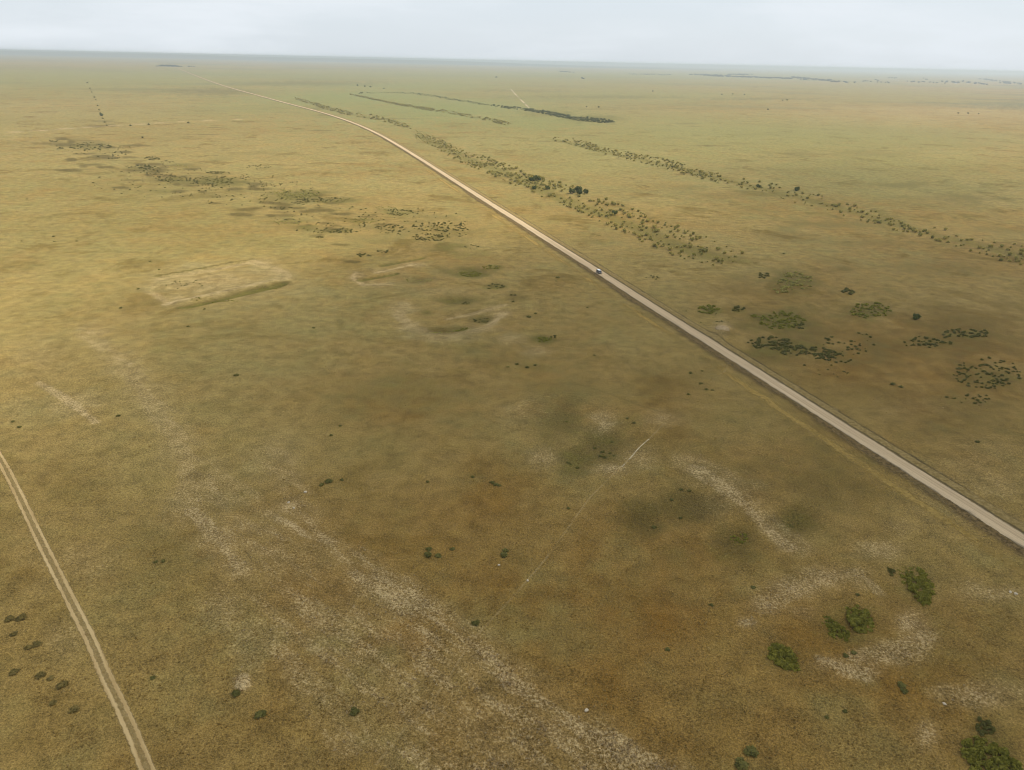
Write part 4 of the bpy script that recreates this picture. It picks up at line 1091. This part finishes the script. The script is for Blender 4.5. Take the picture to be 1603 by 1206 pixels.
# gravel pile by the road
r = np.random.default_rng(5)
v = ICO2_V * (1 + .22 * (r.random(len(ICO2_V)) - .5))[:, None]
gx, gy = P(1130, 520); v = v * np.array((3.2, 3.8, 1.3)); v[:, 2] = np.maximum(v[:, 2], -.3)
m_pile, nt = mat('gravel_heap'); g = NT(nt); pos = g.n('ShaderNodeNewGeometry').outputs['Position']
n_ = g.noise(pos, 1.6, 5, .7)
g.out(g.diffuse(g.mix(g.ramp(n_, .35, .65), (.30, .210, .105), (.48, .36, .20)), .95, g.bump(n_, .8, .4), .05))
link('gravel_pile', np_mesh('gravel_pile', v, [ICO2_F], [m_pile], smooth=True), 'low pale gravel pile on the right verge of the road', 'gravel pile', loc=(gx, gy, hz(gx, gy) - .9))

# ------------------------------------------------------------------ far settlement and tree clumps
for i, (px, py, h) in enumerate([(246, 104.5, 9), (250, 104.5, 12), (253, 104.3, 15), (256, 104.4, 16), (259, 104.5, 14), (262, 104.6, 17), (265, 104.6, 16), (268, 104.7, 17), (271, 104.8, 15), (274, 104.8, 17), (277, 104.9, 13), (280, 105, 11), (284, 105, 8), (296, 104.8, 10), (300, 105, 9), (304, 105.2, 7)]):
    x, y = P(px, py)
    put_tree(x, y, h, 'far', 'dark tree of the far grove at the end of the gravel road', 'far grove at the end of the road', 1.3, False, 'tree')
ft = []
q = random.Random(3)
for (a, b, y1, y2, n, h1, h2) in [(1300, 1345, 128, 130, 9, 8, 13), (1388, 1405, 121, 123, 5, 10, 14), (1408, 1440, 127, 129, 8, 7, 12), (1474, 1500, 128, 130, 9, 10, 16), (1500, 1530, 127, 132, 8, 9, 16), (1532, 1545, 131, 133, 5, 9, 13), (1532, 1596, 124, 131, 22, 10, 17), (1565, 1600, 130, 132, 10, 10, 14), (1240, 1262, 121, 126, 8, 8, 14), (1368, 1378, 125, 127, 4, 9, 12), (1445, 1452, 123, 125, 3, 10, 14), (1255, 1330, 125, 128, 12, 7, 11), (1345, 1400, 127, 130, 9, 7, 11), (1440, 1480, 128, 131, 8, 7, 11)]:
    for k in range(n):
        t = q.random(); ft.append((a + (b - a) * t, y1 + (y2 - y1) * t + q.random() * 1.0, q.uniform(h1, h2)))
for px, py, h in ft:
    x, y = P(px, py)
    put_tree(x, y, h, 'far', 'dark tree among the far settlement on the right horizon', 'trees of the far settlement', q.uniform(.9, 1.5), False, 'tree')
for i, (px, py, h) in enumerate([(911, 123.5, 12), (914, 124, 10), (1022, 143.5, 7), (937, 168.5, 5), (918, 168, 4), (560, 134.5, 9), (571, 136, 8), (580, 137, 7), (601, 139.5, 7), (777, 122, 10), (1000, 105, 12), (1232, 157.5, 6), (1225, 157.7, 5), (1130, 148.5, 6), (1147, 148, 6), (1165, 149, 6), (1202, 172, 5), (1500, 178, 5), (1515, 178, 5), (1532, 179, 4), (223, 216, 3)]):
    x, y = P(px, py)
    h *= .55 if py > 130 else .8
    put_tree(x, y, h, 'far', 'lone dark tree dotted on the far open plain', 'lone trees of the far plain', 1.3, False, 'tree')
# long blue woods before the horizon: read as one mass
it = []
for (x1, x2, y1, y2, n, h1, h2) in [(1080, 1145, 117.5, 119, 34, 8, 13), (1100, 1240, 119, 124, 110, 8, 14), (1240, 1300, 122, 127, 50, 8, 14), (1140, 1180, 117, 118, 24, 10, 15), (880, 905, 102, 102.5, 12, 10, 14), (985, 1050, 116.8, 118, 26, 6, 9), (870, 900, 112, 114, 12, 7, 10)]:
    for k in range(n):
        t = q.random(); x, y = P(x1 + (x2 - x1) * t, y1 + (y2 - y1) * t + q.uniform(-.6, .6)); h = q.uniform(h1, h2)
        it.append((q.randrange(6), x, y, 0, q.random() * 6.28, h * 1.6, h))
merged('far_wood', TREE_GEO, [m_far], it, kind='stuff', label='long hazy blue green wood on the right before the horizon', cat='wood')

m_wall = simple('whitewash', (.62, .60, .55), (.74, .72, .68), .9, .4)
m_roof = simple('roof_sheet', (.20, .18, .17), (.30, .26, .24), .7, .5)
m_glass = simple('dark_glass', (.02, .025, .03), (.03, .035, .04), .15, 1, .5)


def box(x0, x1, y0, y1, z0, z1):
    v = [(x, y, z) for z in (z0, z1) for x, y in ((x0, y0), (x1, y0), (x1, y1), (x0, y1))]
    f = [(3, 2, 1, 0), (4, 5, 6, 7), (0, 1, 5, 4), (1, 2, 6, 5), (2, 3, 7, 6), (3, 0, 4, 7)]
    return np.array(v, float), np.array(f)


HL = ['white house at the left end of the far settlement', 'white house with grey roof left of the settlement trees', 'small white house alone in the middle of the far settlement', 'long white house before the thick trees of the settlement', 'white house between the settlement trees', 'white house lowest in the far settlement']
for i, (px, py, L, W_) in enumerate([(1376, 126.5, 16, 10), (1405, 127, 14, 10), (1445, 122.5, 12, 9), (1496, 131, 22, 11), (1513, 130.5, 14, 10), (1524, 132.5, 16, 10)]):
    x, y = P(px, py)
    t = link('house', None, HL[i], 'house', 'houses of the far settlement', loc=(x, y, 0), rz=.2 * i)
    v, f = box(-L / 2, L / 2, -W_ / 2, W_ / 2, 0, 4.2)
    link('wall', np_mesh('house_wall', v, [f], [m_wall]), parent=t)
    v = np.array([(-L / 2 - .4, -W_ / 2 - .5, 4.203), (L / 2 + .4, -W_ / 2 - .5, 4.203), (L / 2 + .4, W_ / 2 + .5, 4.203), (-L / 2 - .4, W_ / 2 + .5, 4.203), (-L / 2 - .4, 0, 7), (L / 2 + .4, 0, 7)])
    link('roof', np_mesh('house_roof', v, [np.array([(0, 1, 5, 4), (2, 3, 4, 5), (3, 2, 1, 0)]), np.array([(0, 4, 3), (1, 2, 5)])], [m_roof]), parent=t)
    for k in range(3):
        xx = -L / 2 + L * (k + .6) / 3.2
        v, f = box(xx, xx + 1.4, -W_ / 2 - .05, -W_ / 2 + .1, 1.2, 2.8)
        link('window', np_mesh('house_window', v, [f], [m_glass]), parent=t)

# distant ridge on the left horizon
xs = np.linspace(-26000, 6000, 120); prof = 55 + 62 * fbm(xs, xs * 0, 7000, 3, 8) * sst(6000, -6000, xs)
V = []
for dy, k in ((-3500, 0), (-1500, .55), (0, 1), (2500, .7), (6000, 0)):
    V.append(np.stack([xs, np.full_like(xs, 24000 + dy) - xs * .12, prof * k * sst(6000, -3000, xs) - (2 if k == 0 else 0)], 1))
V = np.stack(V, 0); ii = np.arange(5 * 120).reshape(5, 120)
qd = np.stack([ii[:-1, :-1], ii[:-1, 1:], ii[1:, 1:], ii[1:, :-1]], -1).reshape(-1, 4)
m_hill, nt = mat('hill_grass'); g = NT(nt); pos = g.n('ShaderNodeNewGeometry').outputs['Position']
g.out(g.diffuse(g.mix(g.noise(pos, .0012, 4), (.035, .04, .03), (.06, .065, .045)), .95))
link('hills', np_mesh('hills', V.reshape(-1, 3), [qd], [m_hill], smooth=True), kind='structure')


# ------------------------------------------------------------------ the car
m_paint = simple('white_paint', (.78, .78, .77), (.82, .82, .81), .28, .3, .5)
m_black = simple('black_trim', (.015, .015, .016), (.03, .03, .03), .6, 4)
m_tyre = simple('tyre_rubber', (.018, .018, .018), (.035, .034, .032), .9, 8)
m_rim = simple('rim_alloy', (.45, .45, .46), (.55, .55, .56), .35, 3, .5, .8)
m_lamp = simple('lamp_glass', (.70, .70, .68), (.80, .80, .78), .1, 3, .6)
m_red = simple('tail_lamp', (.35, .02, .015), (.45, .03, .02), .2, 3, .5)
m_plate = simple('number_plate', (.70, .70, .70), (.78, .78, .78), .5, 3)

cxy = rl[np.argmin(np.hypot(*(rl - P(938, 431)).T))]
ki = int(np.argmin(np.hypot(*(rl - cxy).T)))
dr = rl[ki - 3] - rl[ki + 3]; dr /= np.hypot(*dr)                  # towards the camera end of the road
side = np.array((dr[1], -dr[0]))                                    # the car's right hand
cp = rl[ki] + side * 1.35
# car frame: +X forward, +Y left, Z up
car = link('van', None, 'white roofed grey van driving towards the viewer on the gravel road', 'van', loc=(cp[0], cp[1], hz(*cp) + .455), rz=math.atan2(dr[1], dr[0]))


def loft(sections, mat_, name, parent, smooth=False, closed=True):
    """sections: list of (x, [(y,z)...]) -> skinned hull with end caps"""
    k = len(sections[0][1]); V = [(x, y, z) for x, s in sections for y, z in s]; Q = []
    for i in range(len(sections) - 1):
        for j in range(k if closed else k - 1):
            a, b = i * k + j, i * k + (j + 1) % k
            Q.append((a, b, b + k, a + k))
    me_ = bpy.data.meshes.new(name)
    faces = [tuple(q_[::-1]) for q_ in Q]
    if closed: faces += [tuple(range(k)), tuple(range((len(sections) - 1) * k, len(sections) * k))[::-1]]
    me_.from_pydata([tuple(v) for v in V], [], faces); me_.update()
    import bmesh
    bm = bmesh.new(); bm.from_mesh(me_); bmesh.ops.recalc_face_normals(bm, faces=bm.faces); bm.to_mesh(me_); bm.free()
    me_.materials.append(mat_)
    for p in me_.polygons: p.use_smooth = smooth
    return link(name, me_, parent=parent)


def ring(w, z0, z1, r=.12):
    return [(-w + r, z0), (w - r, z0), (w, z0 + r), (w, z1 - r), (w - r * .8, z1), (-w + r * .8, z1), (-w, z1 - r), (-w, z0 + r)]


m_grey = simple('grey_paint', (.150, .140, .132), (.180, .168, .158), .6, .3, .3)
body = loft([(-2.25, ring(.82, .50, 1.15)), (-2.18, ring(.92, .40, 1.24)), (-1.5, ring(.95, .38, 1.26)), (1.2, ring(.95, .38, 1.24)), (1.85, ring(.93, .40, 1.18)), (2.18, ring(.88, .42, 1.06)), (2.25, ring(.80, .50, .96))], m_grey, 'body', car)
gh = loft([(-2.16, ring(.84, 1.235, 1.30, .02)), (-2.05, ring(.83, 1.235, 1.97, .05)), (-.9, ring(.84, 1.24, 1.99, .05)), (1.05, ring(.83, 1.24, 1.97, .05)), (1.25, ring(.82, 1.24, 1.88, .05)), (1.80, ring(.86, 1.20, 1.26, .02))], m_grey, 'cabin', car)
rf = loft([(-2.12, ring(.80, 1.96, 2.02, .02)), (-1.9, ring(.85, 1.985, 2.12, .05)), (.8, ring(.85, 1.985, 2.12, .05)), (1.22, ring(.80, 1.95, 2.02, .02))], m_paint, 'roof', car)


def prism(pts, t, mat_, name, parent):
    """thin slab through four 3D points, thickness t along its normal"""
    p = [np.array(v_, float) for v_ in pts]; n_ = np.cross(p[1] - p[0], p[3] - p[0]); n_ /= np.linalg.norm(n_)
    V = p + [v_ + n_ * t for v_ in p]
    return link(name, np_mesh(name, np.array(V), [np.array([(3, 2, 1, 0), (4, 5, 6, 7), (0, 1, 5, 4), (1, 2, 6, 5), (2, 3, 7, 6), (3, 0, 4, 7)])], [mat_]), parent=parent)


prism([(1.78, -.78, 1.29), (1.78, .78, 1.29), (1.30, .74, 1.87), (1.30, -.74, 1.87)], .03, m_glass, 'windscreen', gh)
prism([(-2.17, .72, 1.36), (-2.17, -.72, 1.36), (-2.07, -.70, 1.86), (-2.07, .70, 1.86)], .03, m_glass, 'rear_window', gh)
for s in (1, -1):
    for x0, x1 in ((-1.9, -.95), (-.85, .15), (.25, 1.20)):
        a = (x0, .845 * s, 1.34); b = (x1, .845 * s, 1.34); c = (min(x1, 1.1), .84 * s, 1.86); d = (x0, .84 * s, 1.86)
        prism((b, a, d, c) if s > 0 else (a, b, c, d), .02, m_glass, 'side_window', gh)
    for x in (1.38, -1.40):
        th = np.linspace(0, 2 * math.pi, 20, endpoint=False)

        def cyl(r, y0_, y1_):
            V_ = np.array([(r * math.cos(t_), yy, r * math.sin(t_)) for yy in (y0_, y1_) for t_ in th])
            q_ = np.array([(k, (k + 1) % 20, 20 + (k + 1) % 20, 20 + k) for k in range(20)])
            c0 = len(V_); V_ = np.vstack([V_, [(0, y0_, 0), (0, y1_, 0)]])
            tr_ = np.array([(c0, (k + 1) % 20, k) for k in range(20)] + [(c0 + 1, 20 + k, 20 + (k + 1) % 20) for k in range(20)])
            return V_, q_, tr_
        V_, q_, tr_ = cyl(.37, -.12, .12)
        w = link('wheel', np_mesh('tyre', V_, [q_, tr_], [m_tyre]), parent=car, loc=(x, s * .86, .37))
        V_, q_, tr_ = cyl(.22, .10 * s, .135 * s)
        link('rim', np_mesh('rim', V_, [q_, tr_], [m_rim]), parent=w)
    v, f = box(2.16, 2.27, .46, .72, .70, .84); v[:, 1] *= s
    link('headlight', np_mesh('headlight', v, [f], [m_lamp]), parent=car)
    v, f = box(-2.27, -2.14, .62, .80, .74, .94); v[:, 1] *= s
    link('tail_light', np_mesh('tail_light', v, [f], [m_red]), parent=car)
    v, f = box(1.30, 1.45, .96, 1.14, 1.30, 1.55); v[:, 1] *= s
    link('mirror', np_mesh('mirror', v, [f], [m_black]), parent=car)
v, f = box(2.14, 2.275, -.40, .40, .62, .84); link('grille', np_mesh('grille', v, [f], [m_black]), parent=car)
v, f = box(2.12, 2.36, -.84, .84, .40, .58); link('bumper', np_mesh('bumper', v, [f], [m_black]), parent=car)
v, f = box(-2.36, -2.12, -.84, .84, .42, .58); link('bumper', np_mesh('bumper', v, [f], [m_black]), parent=car)

# ------------------------------------------------------------------ air
m_haze, nt = mat('haze_air'); g = NT(nt)
pvn = g.n('ShaderNodeVolumePrincipled')
pvn.inputs['Color'].default_value = (.60, .68, .76, 1)
pvn.inputs['Density'].default_value = 9.2e-5
pvn.inputs['Anisotropy'].default_value = .3
o = g.n('ShaderNodeOutputMaterial'); g.l(pvn.outputs[0], o.inputs['Volume'])
v, f = box(-62000, 62000, -62000, 62000, -4.0, 130.0)
hb = link('haze', np_mesh('haze', v, [f], [m_haze]), 'thin pale haze lying over the whole plain', 'haze', kind='stuff')

# ------------------------------------------------------------------ the cloud that shades the near right
SUN_EL, SUN_AZ = math.radians(46), math.radians(72)     # azimuth from +Y towards +X
ALT = 1250.0
off = ALT / math.tan(SUN_EL)
m_cloud, nt = mat('cloud_vapour'); g = NT(nt)
pvn = g.n('ShaderNodeVolumePrincipled'); pvn.inputs['Color'].default_value = (1, 1, 1, 1)
pvn.inputs['Density'].default_value = .0118; pvn.inputs['Anisotropy'].default_value = .6
o = g.n('ShaderNodeOutputMaterial'); g.l(pvn.outputs[0], o.inputs['Volume'])


def cloud(sx, sy, CR, CT, seed):
    """a thin fair weather cloud whose shade falls round (sx, sy)"""
    rr = np.linspace(0, 1, 40); th = np.linspace(0, 2 * math.pi, 96, endpoint=False)
    Rg, Tg = np.meshgrid(rr, th, indexing='ij')
    edge = 1 + .25 * (fbm(np.cos(Tg) * 2, np.sin(Tg) * 2, 1.0, 3, seed) - .5)
    cxx = Rg * np.cos(Tg) * CR * edge; cyy = Rg * np.sin(Tg) * CR * edge
    thk = CT * (1 - Rg ** 2) ** 1.5 * (.75 + .5 * fbm(cxx, cyy, 170, 4, seed + 9))
    top = np.stack([cxx, cyy, thk * .6 + .02], -1).reshape(-1, 3); bot = np.stack([cxx, cyy, -thk * .4 - .02], -1).reshape(-1, 3)
    ii = np.arange(40 * 96).reshape(40, 96); jj = np.roll(ii, -1, 1)
    qt = np.stack([ii[:-1], ii[1:], jj[1:], jj[:-1]], -1).reshape(-1, 4)
    n0 = 40 * 96
    rim = np.stack([ii[-1], ii[-1] + n0, jj[-1] + n0, jj[-1]], -1)
    link('cloud', np_mesh('cloud', np.vstack([top, bot]), [np.vstack([qt, qt[:, ::-1] + n0, rim])], [m_cloud], smooth=True), kind='structure',
         loc=(sx + off * math.sin(SUN_AZ), sy + off * math.cos(SUN_AZ), ALT))


cloud(205, 215, 455.0, 172.0, 3)
cloud(420, 760, 430.0, 38.0, 8)  # unseen thin cloud, added to dim the plain on the mid right

# ------------------------------------------------------------------ light
sd = bpy.data.lights.new('sun', 'SUN'); sd.energy = 4.5; sd.angle = math.radians(.6); sd.color = (1.0, .94, .81)
so = bpy.data.objects.new('sun', sd); COL.objects.link(so)
dv = Vector((math.sin(SUN_AZ) * math.cos(SUN_EL), math.cos(SUN_AZ) * math.cos(SUN_EL), math.sin(SUN_EL)))
so.rotation_euler = dv.to_track_quat('Z', 'Y').to_euler()
so.location = dv * 500

w = bpy.data.worlds.new('World'); scene.world = w; w.use_nodes = True
nt = w.node_tree
for n_ in list(nt.nodes): nt.nodes.remove(n_)
g = NT(nt)
sky = g.n('ShaderNodeTexSky', sky_type='NISHITA', sun_disc=False, sun_elevation=SUN_EL, sun_rotation=SUN_AZ, altitude=300, air_density=1.0, dust_density=1.5, ozone_density=1.0)
tc = g.n('ShaderNodeTexCoord').outputs['Generated']
cn = g.noise(g.scalevec(tc, (1.0, 1.0, 5.0)), 2.4, 5, .55, .3)
sp = g.n('ShaderNodeSeparateXYZ'); g.l(tc, sp.inputs[0])
veil = g.math('ADD', g.ramp(sp.outputs[2], .0, .7, .93, .7), g.ramp(cn, .40, .68, -.06, .10), clamp=True)
white = g.mix(g.ramp(cn, .38, .66), (6.95, 7.6, 8.2), (7.45, 7.95, 8.4))
skyc = g.mix(veil, sky.outputs[0], white)
bg = g.n('ShaderNodeBackground'); g.l(skyc, bg.inputs[0]); bg.inputs[1].default_value = .10
o = g.n('ShaderNodeOutputWorld'); g.l(bg.outputs[0], o.inputs['Surface'])

scene.view_settings.view_transform = 'Standard'
scene.view_settings.look = 'None'
scene.view_settings.exposure = 0.15
scene.view_settings.gamma = 1.0
scene.cycles.use_denoising = True
scene.cycles.volume_bounces = 1
scene.cycles.filter_width = 1.05
scene.cycles.max_bounces = 6
scene.cycles.transparent_max_bounces = 12
